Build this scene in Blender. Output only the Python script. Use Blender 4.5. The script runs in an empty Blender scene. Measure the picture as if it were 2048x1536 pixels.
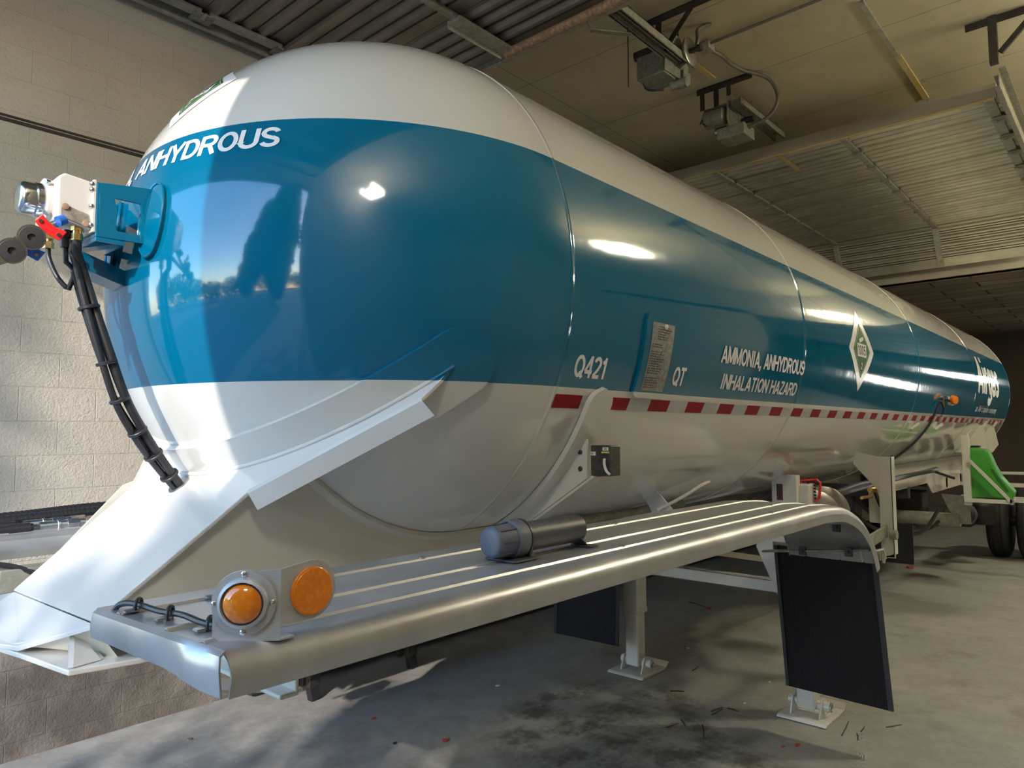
import bpy, bmesh, math, random
from mathutils import Vector, Matrix
S = bpy.context.scene
C = S.collection
PI = math.pi
R = math.radians
ZC = 2.375            # height of the tank axis above the floor; tank radius is 1.0

# ---------------------------------------------------------------- camera
cam_d = bpy.data.cameras.new('camera')
cam = bpy.data.objects.new('camera', cam_d); C.objects.link(cam)
cam_d.sensor_width = 36.0
cam_d.lens = 1419.64 / 2048 * 36
yaw, pitch, roll = R(48.38), R(3.891), R(-0.294)
f = Vector((math.sin(yaw) * math.cos(pitch), math.cos(yaw) * math.cos(pitch), math.sin(pitch)))
r0 = f.cross(Vector((0, 0, 1))).normalized(); u0 = r0.cross(f)
rr = math.cos(roll) * r0 + math.sin(roll) * u0
uu = -math.sin(roll) * r0 + math.cos(roll) * u0
m = Matrix((rr, uu, -f)).transposed().to_4x4()
m.translation = Vector((-1.83, -2.367, 1.848))
cam.matrix_world = m
cam_d.clip_start = 0.05
S.camera = cam

# ---------------------------------------------------------------- world, sun, exposure
SUN_DIR = Vector((1.0, 0.526, -0.557)).normalized()
w = bpy.data.worlds.new('world'); S.world = w; w.use_nodes = True
nt = w.node_tree
sky = nt.nodes.new('ShaderNodeTexSky'); sky.sky_type = 'NISHITA'; sky.sun_disc = False
sky.sun_elevation = R(26.2); sky.sun_rotation = math.atan2(-SUN_DIR.x, -SUN_DIR.y)
sky.air_density = 1.1; sky.dust_density = 0.2; sky.ozone_density = 2.0
bg = nt.nodes['Background']; bg.inputs[1].default_value = .98
hsv = nt.nodes.new('ShaderNodeHueSaturation'); hsv.inputs['Saturation'].default_value = 1.12
nt.links.new(sky.outputs[0], hsv.inputs['Color']); nt.links.new(hsv.outputs[0], bg.inputs[0])
sun_d = bpy.data.lights.new('sun', 'SUN'); sun_d.energy = 5.2; sun_d.color = (1.0, 0.90, 0.80); sun_d.angle = R(0.53)
sun = bpy.data.objects.new('sun', sun_d); C.objects.link(sun)
sun.rotation_euler = SUN_DIR.to_track_quat('-Z', 'Y').to_euler(); sun.location = (-12, -6, 9)
S.view_settings.view_transform = 'Standard'; S.view_settings.look = 'None'
S.view_settings.gamma = 1.0; S.view_settings.exposure = 0.0; S.view_settings.use_curve_mapping = False
S.cycles.use_denoising = True
S.cycles.max_bounces = 10; S.cycles.diffuse_bounces = 5; S.cycles.glossy_bounces = 5
S.cycles.sample_clamp_indirect = 6.0
LAMP = 1.15            # strength of the shop lamps

# ---------------------------------------------------------------- materials
def nodes(name):
    mt = bpy.data.materials.new(name); mt.use_nodes = True
    t = mt.node_tree; return mt, t, t.nodes['Principled BSDF']
def N(t, typ, **kw):
    n = t.nodes.new(typ)
    for k, v in kw.items(): setattr(n, k, v)
    return n
def setin(n, **kw):
    for k, v in kw.items(): n.inputs[k.replace('_', ' ')].default_value = v
def noise(t, scale, detail=4, rough=.55, vec=None):
    n = N(t, 'ShaderNodeTexNoise'); n.inputs['Scale'].default_value = scale
    n.inputs['Detail'].default_value = detail; n.inputs['Roughness'].default_value = rough
    if vec is not None: t.links.new(vec, n.inputs['Vector'])
    return n
def objvec(t, scale=(1, 1, 1)):
    c = N(t, 'ShaderNodeTexCoord'); mp = N(t, 'ShaderNodeMapping'); mp.inputs['Scale'].default_value = scale
    t.links.new(c.outputs['Object'], mp.inputs['Vector']); return mp.outputs['Vector']
def ramp(t, fac, pts):
    r = N(t, 'ShaderNodeValToRGB'); e = r.color_ramp.elements
    while len(e) < len(pts): e.new(.5)
    for k, (p, c) in enumerate(pts):
        e[k].position = p; e[k].color = (c, c, c, 1) if not hasattr(c, '__len__') else (*c, 1)
    t.links.new(fac, r.inputs[0]); return r.outputs[0]
def mathn(t, op, a, b=None, clamp=False):
    n = N(t, 'ShaderNodeMath', operation=op); n.use_clamp = clamp
    for k, v in enumerate((a, b)):
        if v is None: continue
        if isinstance(v, (int, float)): n.inputs[k].default_value = v
        else: t.links.new(v, n.inputs[k])
    return n.outputs[0]
def mixc(t, fac, a, b, blend='MIX'):
    n = N(t, 'ShaderNodeMix', data_type='RGBA', blend_type=blend)
    for k, v in ((0, fac), (6, a), (7, b)):
        if isinstance(v, (int, float)): n.inputs[k].default_value = v
        elif isinstance(v, tuple): n.inputs[k].default_value = (*v, 1) if len(v) == 3 else v
        else: t.links.new(v, n.inputs[k])
    return n.outputs[2]
def bump(t, h, strength, dist, b):
    n = N(t, 'ShaderNodeBump'); n.inputs['Strength'].default_value = strength; n.inputs['Distance'].default_value = dist
    t.links.new(h, n.inputs['Height']); t.links.new(n.outputs[0], b.inputs['Normal']); return n
def mat(name, col, rough=.5, metal=0.0, var=0.0, vscale=8, bmp=0.0, bscale=60, stretch=(1, 1, 1), coat=0.0, spec=None):
    mt, t, b = nodes(name)
    b.inputs['Base Color'].default_value = (*col, 1); b.inputs['Roughness'].default_value = rough
    b.inputs['Metallic'].default_value = metal
    if coat: b.inputs['Coat Weight'].default_value = coat; b.inputs['Coat Roughness'].default_value = .05
    if spec is not None: b.inputs['Specular IOR Level'].default_value = spec
    if var or bmp: v = objvec(t, stretch)
    if var:
        n = noise(t, vscale, 5, .6, v)
        c = mixc(t, ramp(t, n.outputs[0], [(.35, 0.), (.68, 1.)]), tuple(x * (1 - var) for x in col), tuple(min(1, x * (1 + var * .6)) for x in col))
        t.links.new(c, b.inputs['Base Color'])
        if rough > .15: t.links.new(mathn(t, 'MULTIPLY_ADD', n.outputs[0], .25), b.inputs['Roughness']) if False else None
    if bmp:
        n2 = noise(t, bscale, 4, .6, v); bump(t, n2.outputs[0], bmp, .004, b)
    return mt
def emis(name, col, strength):
    mt, t, b = nodes(name)
    b.inputs['Base Color'].default_value = (.8, .8, .8, 1)
    b.inputs['Emission Color'].default_value = (*col, 1); b.inputs['Emission Strength'].default_value = strength
    return mt

WHITE = (.70, .685, .65); BLUE = (.0, .128, .252)
def make_paint():
    mt, t, b = nodes('trailer_paint')
    c = N(t, 'ShaderNodeTexCoord'); s = N(t, 'ShaderNodeSeparateXYZ'); t.links.new(c.outputs['Object'], s.inputs[0])
    band = mathn(t, 'MULTIPLY', mathn(t, 'GREATER_THAN', s.outputs[2], 1.998), mathn(t, 'LESS_THAN', s.outputs[2], 2.769))
    t.links.new(mixc(t, band, WHITE, BLUE), b.inputs['Base Color'])
    b.inputs['Roughness'].default_value = .09; b.inputs['IOR'].default_value = 1.5
    b.inputs['Coat Weight'].default_value = .5; b.inputs['Coat Roughness'].default_value = .02
    n = noise(t, 7, 2, .5, c.outputs['Object']); n2 = noise(t, 160, 2, .5, c.outputs['Object'])
    h = mathn(t, 'ADD', mathn(t, 'MULTIPLY', n.outputs[0], 1.0), mathn(t, 'MULTIPLY', n2.outputs[0], .012))
    bump(t, h, .16, .006, b)
    return mt
PAINT = make_paint()
M = dict(
    white=mat('white_gloss_paint', WHITE, .16, coat=.4),
    cream=mat('cream_paint', (.68, .655, .58), .22, coat=.3),
    decal=mat('white_decal', (.86, .86, .88), .25),
    dgreen=mat('green_decal', (.045, .12, .035), .5, spec=.15),
    black=mat('black_rubber', (.012, .012, .016), .55, bmp=.25, bscale=90),
    cable=mat('black_cable', (.02, .02, .024), .38),
    plastic=mat('grey_plastic', (.05, .054, .068), .42, var=.15, bmp=.2, bscale=40),
    lidpl=mat('blue_grey_lid', (.10, .11, .15), .5),
    steel=mat('zinc_steel', (.55, .55, .54), .32, 1.0, var=.25, vscale=30),
    chrome=mat('cast_aluminium', (.78, .78, .80), .16, 1.0),
    dark=mat('dark_steel', (.07, .062, .058), .5, .6, var=.3),
    greyst=mat('dusty_grey_metal', (.30, .29, .24), .55, .35, var=.3, vscale=25),
    satin=mat('satin_aluminium', (.56, .57, .60), .42, .55, var=.12, vscale=14),
    brass=mat('brass', (.78, .52, .2), .28, 1.0),
    copper=mat('tarnished_pipe', (.42, .33, .26), .45, .7, var=.35, vscale=30),
    red=mat('red_plastic', (.72, .02, .02), .35),
    redd=mat('red_scrap', (.5, .05, .03), .6),
    bluep=mat('blue_plastic', (.03, .13, .5), .35),
    green=mat('green_polyethylene', (.05, .30, .03), .4, var=.1),
    amber=None,
    redtape=mat('red_reflective', (.27, .0, .010), .45, var=.12, vscale=300, spec=.15),
    whitetape=mat('white_reflective', (.50, .50, .53), .32, var=.25, vscale=420),
    rustpaint=mat('bare_patch', (.30, .26, .22), .55, var=.5, vscale=40),
    wood=mat('raw_pine', (.62, .47, .2), .6, var=.2, stretch=(2, 20, 20)),
    paper=mat('white_scrap', (.7, .7, .68), .8),
    plate=mat('stamped_plate', (.42, .42, .42), .38, .8, var=.35, vscale=60),
    ink=mat('dark_ink', (.03, .03, .035), .5),
    tyre=mat('tyre_rubber', (.016, .016, .017), .75, bmp=.4, bscale=60),
    seal=mat('gladhand_seal', (.03, .027, .03), .6),
    yellow=mat('yellow_label', (.75, .6, .12), .5),
    conduit=mat('galvanised_conduit', (.2, .2, .16), .5, .5, var=.2),
    leaf=mat('leaf', (.045, .085, .022), .7, var=.4, vscale=2),
    bark=mat('bark', (.10, .075, .055), .9, var=.3),
)
def make_amber():
    mt, t, b = nodes('amber_lens')
    v = objvec(t)
    n = N(t, 'ShaderNodeTexVoronoi'); n.inputs['Scale'].default_value = 95; t.links.new(v, n.inputs['Vector'])
    t.links.new(mixc(t, ramp(t, n.outputs[0], [(.1, 0.), (.6, 1.)]), (.90, .285, .006), (.78, .20, .004)), b.inputs['Base Color'])
    b.inputs['Roughness'].default_value = .1; b.inputs['Coat Weight'].default_value = 1.0; b.inputs['Coat Roughness'].default_value = .03
    bump(t, n.outputs[0], .25, .002, b)
    return mt
M['amber'] = make_amber()
def make_alu():
    mt, t, b = nodes('mill_aluminium')
    v = objvec(t, (1.2, 14, 14)); n = noise(t, 3, 6, .65, v)
    v2 = objvec(t, (1, 1, 1)); n2 = noise(t, 5, 5, .6, v2)
    c = mixc(t, ramp(t, n2.outputs[0], [(.35, 0.), (.7, 1.)]), (.46, .47, .50), (.62, .63, .66))
    t.links.new(mixc(t, ramp(t, n.outputs[0], [(.3, 0.), (.75, .4)]), c, (.52, .50, .46)), b.inputs['Base Color'])
    b.inputs['Metallic'].default_value = .72
    t.links.new(ramp(t, n2.outputs[0], [(.3, .30), (.75, .48)]), b.inputs['Roughness'])
    bump(t, n.outputs[0], .08, .003, b)
    return mt
M['alu'] = make_alu()
def make_flap():
    mt, t, b = nodes('ribbed_rubber')
    c = N(t, 'ShaderNodeTexCoord'); wv = N(t, 'ShaderNodeTexWave', wave_type='BANDS', bands_direction='Y')
    wv.inputs['Scale'].default_value = 22; t.links.new(c.outputs['Object'], wv.inputs['Vector'])
    b.inputs['Base Color'].default_value = (.011, .011, .016, 1); b.inputs['Roughness'].default_value = .6
    b.inputs['Specular IOR Level'].default_value = .3
    bump(t, wv.outputs['Fac'], .8, .004, b)
    return mt
M['flap'] = make_flap()
def make_floor():
    mt, t, b = nodes('concrete_floor')
    v = objvec(t); s = N(t, 'ShaderNodeSeparateXYZ'); t.links.new(v, s.inputs[0])
    n1 = noise(t, .7, 6, .6, v); n2 = noise(t, 5, 8, .68, v); n3 = noise(t, 26, 5, .6, v)
    base = mixc(t, ramp(t, n1.outputs[0], [(.35, 0.), (.7, 1.)]), (.30, .30, .29), (.41, .41, .39))
    base = mixc(t, ramp(t, n2.outputs[0], [(.42, .55), (.6, 0.)]), base, (.23, .22, .195))
    base = mixc(t, ramp(t, n3.outputs[0], [(.5, 0.), (.75, .35)]), base, (.44, .44, .41))
    # oily soot stain by the landing legs
    def gauss(cx, cy, rx, ry):
        a = mathn(t, 'POWER', mathn(t, 'DIVIDE', mathn(t, 'SUBTRACT', s.outputs[0], cx), rx), 2.0)
        d = mathn(t, 'POWER', mathn(t, 'DIVIDE', mathn(t, 'SUBTRACT', s.outputs[1], cy), ry), 2.0)
        return mathn(t, 'SUBTRACT', 1.0, mathn(t, 'ADD', a, d), True)
    g = mathn(t, 'ADD', gauss(2.05, .30, .95, .75), gauss(1.75, -.35, .7, .75), True)
    n4 = noise(t, 4.5, 9, .72, v)
    stain = mathn(t, 'MULTIPLY', ramp(t, g, [(0., 0.), (.45, 1.)]), ramp(t, n4.outputs[0], [(.44, 0.), (.60, 1.)]))
    base = mixc(t, mathn(t, 'MULTIPLY', stain, .82), base, (.075, .07, .06))
    # darker patches along the wall
    n5 = noise(t, 2.2, 7, .65, v)
    d5 = mathn(t, 'MULTIPLY', ramp(t, n5.outputs[0], [(.56, 0.), (.7, .5)]), 1.0)
    base = mixc(t, d5, base, (.13, .12, .10))
    t.links.new(base, b.inputs['Base Color'])
    t.links.new(ramp(t, n2.outputs[0], [(.3, .45), (.7, .7)]), b.inputs['Roughness'])
    bump(t, mathn(t, 'ADD', n2.outputs[0], n3.outputs[0]), .15, .006, b)
    return mt
def make_block(name, col, dirt=True):
    mt, t, b = nodes(name)
    c = N(t, 'ShaderNodeTexCoord'); s = N(t, 'ShaderNodeSeparateXYZ'); t.links.new(c.outputs['Object'], s.inputs[0])
    cb = N(t, 'ShaderNodeCombineXYZ')
    t.links.new(mathn(t, 'ADD', mathn(t, 'ADD', s.outputs[0], s.outputs[1]), -2.53 + .24), cb.inputs[0])
    t.links.new(mathn(t, 'ADD', s.outputs[2], -.1), cb.inputs[1])
    br = N(t, 'ShaderNodeTexBrick'); br.offset = .5
    setin(br, Scale=1.0, Mortar_Size=.0035, Mortar_Smooth=.6, Brick_Width=.41, Row_Height=.203)
    t.links.new(cb.outputs[0], br.inputs['Vector'])
    n1 = noise(t, 1.3, 5, .6, c.outputs['Object']); n2 = noise(t, 70, 4, .62, c.outputs['Object']); n3 = noise(t, 26, 3, .6, c.outputs['Object'])
    base = mixc(t, ramp(t, n1.outputs[0], [(.3, 0.), (.7, 1.)]), tuple(x * .86 for x in col), col)
    base = mixc(t, ramp(t, n2.outputs[0], [(.60, 0.), (.70, .5)]), base, tuple(x * .45 for x in col))
    base = mixc(t, mathn(t, 'MULTIPLY', br.outputs['Fac'], .06), base, tuple(x * .45 for x in col))
    if dirt:  # wall-foot dirt plus the trailer's shadow, both painted into the colour
        n4 = noise(t, 2.6, 6, .6, c.outputs['Object'])
        low = mathn(t, 'SUBTRACT', 1.15, s.outputs[2], True)
        dirt_and_shade = mathn(t, 'MULTIPLY', ramp(t, low, [(.15, 0.), (.6, 1.)]), ramp(t, n4.outputs[0], [(.3, .6), (.6, .96)]))
        base = mixc(t, dirt_and_shade, base, (.085, .068, .056))
    t.links.new(base, b.inputs['Base Color']); b.inputs['Roughness'].default_value = .8
    h = mathn(t, 'ADD', mathn(t, 'MULTIPLY', br.outputs['Fac'], -.4), mathn(t, 'ADD', mathn(t, 'MULTIPLY', n2.outputs[0], .9), mathn(t, 'MULTIPLY', n3.outputs[0], .7)))
    bump(t, h, .75, .008, b)
    return mt
def make_ceiling():
    mt, t, b = nodes('plywood_ceiling')
    c = N(t, 'ShaderNodeTexCoord'); s = N(t, 'ShaderNodeSeparateXYZ'); t.links.new(c.outputs['Object'], s.inputs[0])
    cb = N(t, 'ShaderNodeCombineXYZ')
    t.links.new(mathn(t, 'ADD', s.outputs[1], .9), cb.inputs[0]); t.links.new(mathn(t, 'ADD', s.outputs[0], -4.4 + 12.2), cb.inputs[1])
    br = N(t, 'ShaderNodeTexBrick'); br.offset = 0.0
    setin(br, Scale=1.0, Mortar_Size=.004, Mortar_Smooth=.1, Brick_Width=2.74, Row_Height=1.22)
    t.links.new(cb.outputs[0], br.inputs['Vector'])
    n1 = noise(t, .9, 5, .6, c.outputs['Object']); n2 = noise(t, 6, 5, .6, c.outputs['Object'])
    base = mixc(t, ramp(t, n1.outputs[0], [(.3, 0.), (.72, 1.)]), (.46, .40, .27), (.60, .53, .37))
    base = mixc(t, ramp(t, n2.outputs[0], [(.55, 0.), (.8, .35)]), base, (.24, .20, .14))
    base = mixc(t, mathn(t, 'MULTIPLY', br.outputs['Fac'], .75), base, (.10, .085, .06))
    t.links.new(base, b.inputs['Base Color']); b.inputs['Roughness'].default_value = .75
    return mt
def make_planks():
    mt, t, b = nodes('stained_plank_ceiling')
    c = N(t, 'ShaderNodeTexCoord'); s = N(t, 'ShaderNodeSeparateXYZ'); t.links.new(c.outputs['Object'], s.inputs[0])
    cb = N(t, 'ShaderNodeCombineXYZ'); t.links.new(s.outputs[1], cb.inputs[0]); t.links.new(s.outputs[0], cb.inputs[1])
    br = N(t, 'ShaderNodeTexBrick'); br.offset = .37
    setin(br, Scale=1.0, Mortar_Size=.018, Mortar_Smooth=.1, Bias=0.0, Brick_Width=1.5, Row_Height=.42)
    br.inputs['Color1'].default_value = (.24, .19, .14, 1); br.inputs['Color2'].default_value = (.38, .31, .21, 1); br.inputs['Mortar'].default_value = (.03, .025, .02, 1)
    t.links.new(cb.outputs[0], br.inputs['Vector'])
    n1 = noise(t, 1.1, 5, .6, c.outputs['Object'])
    t.links.new(mixc(t, ramp(t, n1.outputs[0], [(.4, 0.), (.7, .6)]), br.outputs['Color'], (.10, .075, .065)), b.inputs['Base Color'])
    b.inputs['Roughness'].default_value = .7
    return mt
def make_sheet(name, col, rough, metal, dirt):
    mt, t, b = nodes(name)
    v = objvec(t, (3, .5, 3)); n1 = noise(t, 2.2, 6, .62, v); v2 = objvec(t); n2 = noise(t, 3.5, 6, .65, v2)
    base = mixc(t, ramp(t, n1.outputs[0], [(.35, 0.), (.7, 1.)]), tuple(x * .72 for x in col), col)
    base = mixc(t, ramp(t, n2.outputs[0], [(.45, 0.), (.75, dirt)]), base, (.16, .13, .10))
    t.links.new(base, b.inputs['Base Color']); b.inputs['Metallic'].default_value = metal
    t.links.new(ramp(t, n2.outputs[0], [(.3, rough), (.8, min(1, rough + .1))]), b.inputs['Roughness'])
    return mt
M['floor'] = make_floor()
M['block'] = make_block('painted_block_wall', (.50, .455, .395))
M['blockback'] = make_block('dark_block_wall', (.17, .135, .11), False)
M['wallplain'] = mat('plain_wall', (.42, .38, .31), .8, var=.2, vscale=1)
M['ceiling'] = make_ceiling()
M['planks'] = make_planks()
M['sheet1'] = make_sheet('dull_galvanised_sheet', (.36, .32, .27), .45, .55, .55)
M['sheet2'] = make_sheet('bright_galvanised_sheet', (.80, .77, .62), .30, .70, .25)
M['strap'] = mat('grey_painted_steel', (.40, .385, .32), .5, .3, var=.25, vscale=20)
M['rusty'] = mat('rusty_pipe', (.46, .29, .19), .7, .2, var=.4, vscale=45)
M['dark_reflection'] = mat('painted_dark_reflection', (.05, .042, .034), .7)
M['asphalt'] = mat('asphalt', (.16, .155, .15), .9, var=.25, vscale=3)

# ---------------------------------------------------------------- geometry helpers
class MB:
    def __init__(s): s.v = []; s.f = []; s.mi = []; s.sm = []
    def add(s, vs, fs, mi=0, sm=False):
        o = len(s.v); s.v += [tuple(x) for x in vs]
        for q in fs: s.f.append([o + k for k in q]); s.mi.append(mi); s.sm.append(sm)
        return s
    def box(s, lo, hi, mi=0, mx=None):
        x0, y0, z0 = lo; x1, y1, z1 = hi
        vs = [Vector(p) for p in ((x0, y0, z0), (x1, y0, z0), (x1, y1, z0), (x0, y1, z0), (x0, y0, z1), (x1, y0, z1), (x1, y1, z1), (x0, y1, z1))]
        if mx is not None: vs = [mx @ p for p in vs]
        return s.add(vs, [(3, 2, 1, 0), (4, 5, 6, 7), (0, 1, 5, 4), (1, 2, 6, 5), (2, 3, 7, 6), (3, 0, 4, 7)], mi)
    def bar(s, a, b, w, h, up=(0, 0, 1), mi=0):
        a, b = Vector(a), Vector(b); d = (b - a).normalized(); x = d.cross(Vector(up)).normalized(); y = x.cross(d)
        vs = [p + x * (sx * w / 2) + y * (sy * h / 2) for p in (a, b) for sx, sy in ((-1, -1), (1, -1), (1, 1), (-1, 1))]
        return s.add(vs, [(3, 2, 1, 0), (4, 5, 6, 7), (0, 1, 5, 4), (1, 2, 6, 5), (2, 3, 7, 6), (3, 0, 4, 7)], mi)
    def poly(s, pts, off, mi=0):
        """flat polygon given as 3D points, thickened by the vector off"""
        n = len(pts); off = Vector(off); a = [Vector(p) for p in pts]; vs = a + [p + off for p in a]
        nrm = Vector((0, 0, 0))
        for k in range(n): nrm += a[k].cross(a[(k + 1) % n])
        fs = [list(range(n - 1, -1, -1)), list(range(n, 2 * n))] + [(k, (k + 1) % n, n + (k + 1) % n, n + k) for k in range(n)]
        if nrm.dot(off) < 0: fs = [list(reversed(q)) for q in fs]
        return s.add(vs, fs, mi)
    def tube(s, pts, r, n=10, mi=0, closed=False):
        pts = [Vector(p) for p in pts]; L = len(pts); rad = r if hasattr(r, '__len__') else [r] * L
        vs = []; ref = None
        for k, p in enumerate(pts):
            d = (pts[min(k + 1, L - 1)] - pts[max(k - 1, 0)])
            if closed: d = pts[(k + 1) % L] - pts[k - 1]
            d.normalize()
            if ref is None: ref = d.orthogonal().normalized()
            ref = (ref - d * ref.dot(d)).normalized(); y = d.cross(ref)
            vs += [p + (ref * math.cos(2 * PI * j / n) + y * math.sin(2 * PI * j / n)) * rad[k] for j in range(n)]
        fs = []
        for k in range(L if closed else L - 1):
            q = (k + 1) % L
            for j in range(n): fs.append((k * n + j, k * n + (j + 1) % n, q * n + (j + 1) % n, q * n + j))
        s.add(vs, fs, mi, True)
        if not closed:
            o = len(s.v) - len(vs)
            s.f.append([o + j for j in range(n - 1, -1, -1)]); s.mi.append(mi); s.sm.append(False)
            s.f.append([o + (L - 1) * n + j for j in range(n)]); s.mi.append(mi); s.sm.append(False)
        return s
    def lathe(s, prof, org, axis, n=32, mi=0, sharp=False):
        """prof: (along, radius) pairs"""
        org = Vector(org); d = Vector(axis).normalized(); x = d.orthogonal().normalized(); y = d.cross(x); vs = []
        for a, r_ in prof: vs += [org + d * a + (x * math.cos(2 * PI * j / n) + y * math.sin(2 * PI * j / n)) * max(r_, 1e-5) for j in range(n)]
        fs = [(k * n + j, k * n + (j + 1) % n, (k + 1) * n + (j + 1) % n, (k + 1) * n + j) for k in range(len(prof) - 1) for j in range(n)]
        s.add(vs, fs, mi, not sharp)
        o = len(s.v) - len(vs)
        s.f.append([o + j for j in range(n - 1, -1, -1)]); s.mi.append(mi); s.sm.append(False)
        s.f.append([o + (len(prof) - 1) * n + j for j in range(n)]); s.mi.append(mi); s.sm.append(False)
        return s
    def cyl(s, a, b, r, n=20, mi=0):
        a, b = Vector(a), Vector(b); return s.lathe([(0, r), ((b - a).length, r)], a, b - a, n, mi)
    def build(s, name, mats, parent=None, bev=0.0, seg=2, auto=True, recalc=True):
        me = bpy.data.meshes.new(name); me.from_pydata(s.v, [], s.f)
        for mt in (mats if isinstance(mats, (list, tuple)) else [mats]): me.materials.append(mt)
        for p, mi, sm in zip(me.polygons, s.mi, s.sm): p.material_index = mi; p.use_smooth = sm
        if recalc:
            bm = bmesh.new(); bm.from_mesh(me); bmesh.ops.recalc_face_normals(bm, faces=bm.faces); bm.to_mesh(me); bm.free()
        me.update()
        if any(s.sm):
            try: me.set_sharp_from_angle(angle=R(42))
            except Exception: pass
        o = bpy.data.objects.new(name, me); C.objects.link(o)
        if parent: o.parent = parent
        if bev:
            b = o.modifiers.new('bevel', 'BEVEL'); b.width = bev; b.segments = seg; b.limit_method = 'ANGLE'; b.angle_limit = R(40)
        return o
def empty(name, label=None, cat=None, loc=(0, 0, 0), group=None, kind=None):
    o = bpy.data.objects.new(name, None); C.objects.link(o); o.location = loc; o.empty_display_size = .1
    return tag(o, label, cat, group, kind)
def tag(o, label=None, cat=None, group=None, kind=None):
    for k, v in (('label', label), ('category', cat), ('group', group), ('kind', kind)):
        if v: o[k] = v
    return o
def struct(o): o['kind'] = 'structure'; return o
def spline(pts, n=8):
    pts = [Vector(p) for p in pts]; out = []
    for k in range(len(pts) - 1):
        p0 = pts[max(k - 1, 0)]; p1 = pts[k]; p2 = pts[k + 1]; p3 = pts[min(k + 2, len(pts) - 1)]
        for j in range(n):
            t = j / n
            out.append(.5 * ((2 * p1) + (-p0 + p2) * t + (2 * p0 - 5 * p1 + 4 * p2 - p3) * t * t + (-p0 + 3 * p1 - 3 * p2 + p3) * t ** 3))
    return out + [pts[-1]]
def origin_to(o, loc):
    """move an object's origin to its base without moving the mesh"""
    loc = Vector(loc); o.data.transform(Matrix.Translation(-loc)); o.location = loc; return o

# wrapping flat artwork onto the tank
def cylmap(x0, z0, r):
    a0 = math.asin(max(-1, min(1, (z0 - ZC))))
    def g(u, v):
        a = a0 + v; return (x0 + u, -r * math.cos(a), ZC + r * math.sin(a))
    return g
def sphmap(az0, el0, r):
    def g(u, v):      # u, v in metres; u grows to the viewer's right
        el = el0 + v; az = az0 - u / math.cos(el0 + .03)
        return (-r * math.cos(el) * math.cos(az), r * math.cos(el) * math.sin(az), ZC + r * math.sin(el))
    return g
def wrap(bm, g, name, mt, parent, step=.03):
    if bm.verts:
        for ax, nv in ((0, Vector((1, 0, 0))), (1, Vector((0, 1, 0)))):
            lo = min(v.co[ax] for v in bm.verts); hi = max(v.co[ax] for v in bm.verts); k = math.floor(lo / step) + 1
            while k * step < hi:
                bmesh.ops.bisect_plane(bm, geom=bm.verts[:] + bm.edges[:] + bm.faces[:], plane_co=nv * (k * step), plane_no=nv); k += 1
    for v in bm.verts: v.co = Vector(g(v.co.x, v.co.y))
    me = bpy.data.meshes.new(name); bm.to_mesh(me); bm.free(); me.materials.append(mt)
    o = bpy.data.objects.new(name, me); C.objects.link(o)
    if parent: o.parent = parent
    return o
def poly_bm(pts):
    bm = bmesh.new(); bm.faces.new([bm.verts.new((x, y, 0)) for x, y in pts]); return bm
def rrect(w, h, r, n=6):
    pts = []
    for cx, cy, a in ((w - r, h - r, 0), (r, h - r, 90), (r, r, 180), (w - r, r, 270)):
        pts += [(cx + r * math.cos(R(a + 90 * k / n)), cy + r * math.sin(R(a + 90 * k / n))) for k in range(n + 1)]
    return pts

def kid(o, p):
    o.parent = p; o.matrix_parent_inverse = Matrix.Translation(p.location).inverted(); return o

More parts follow.
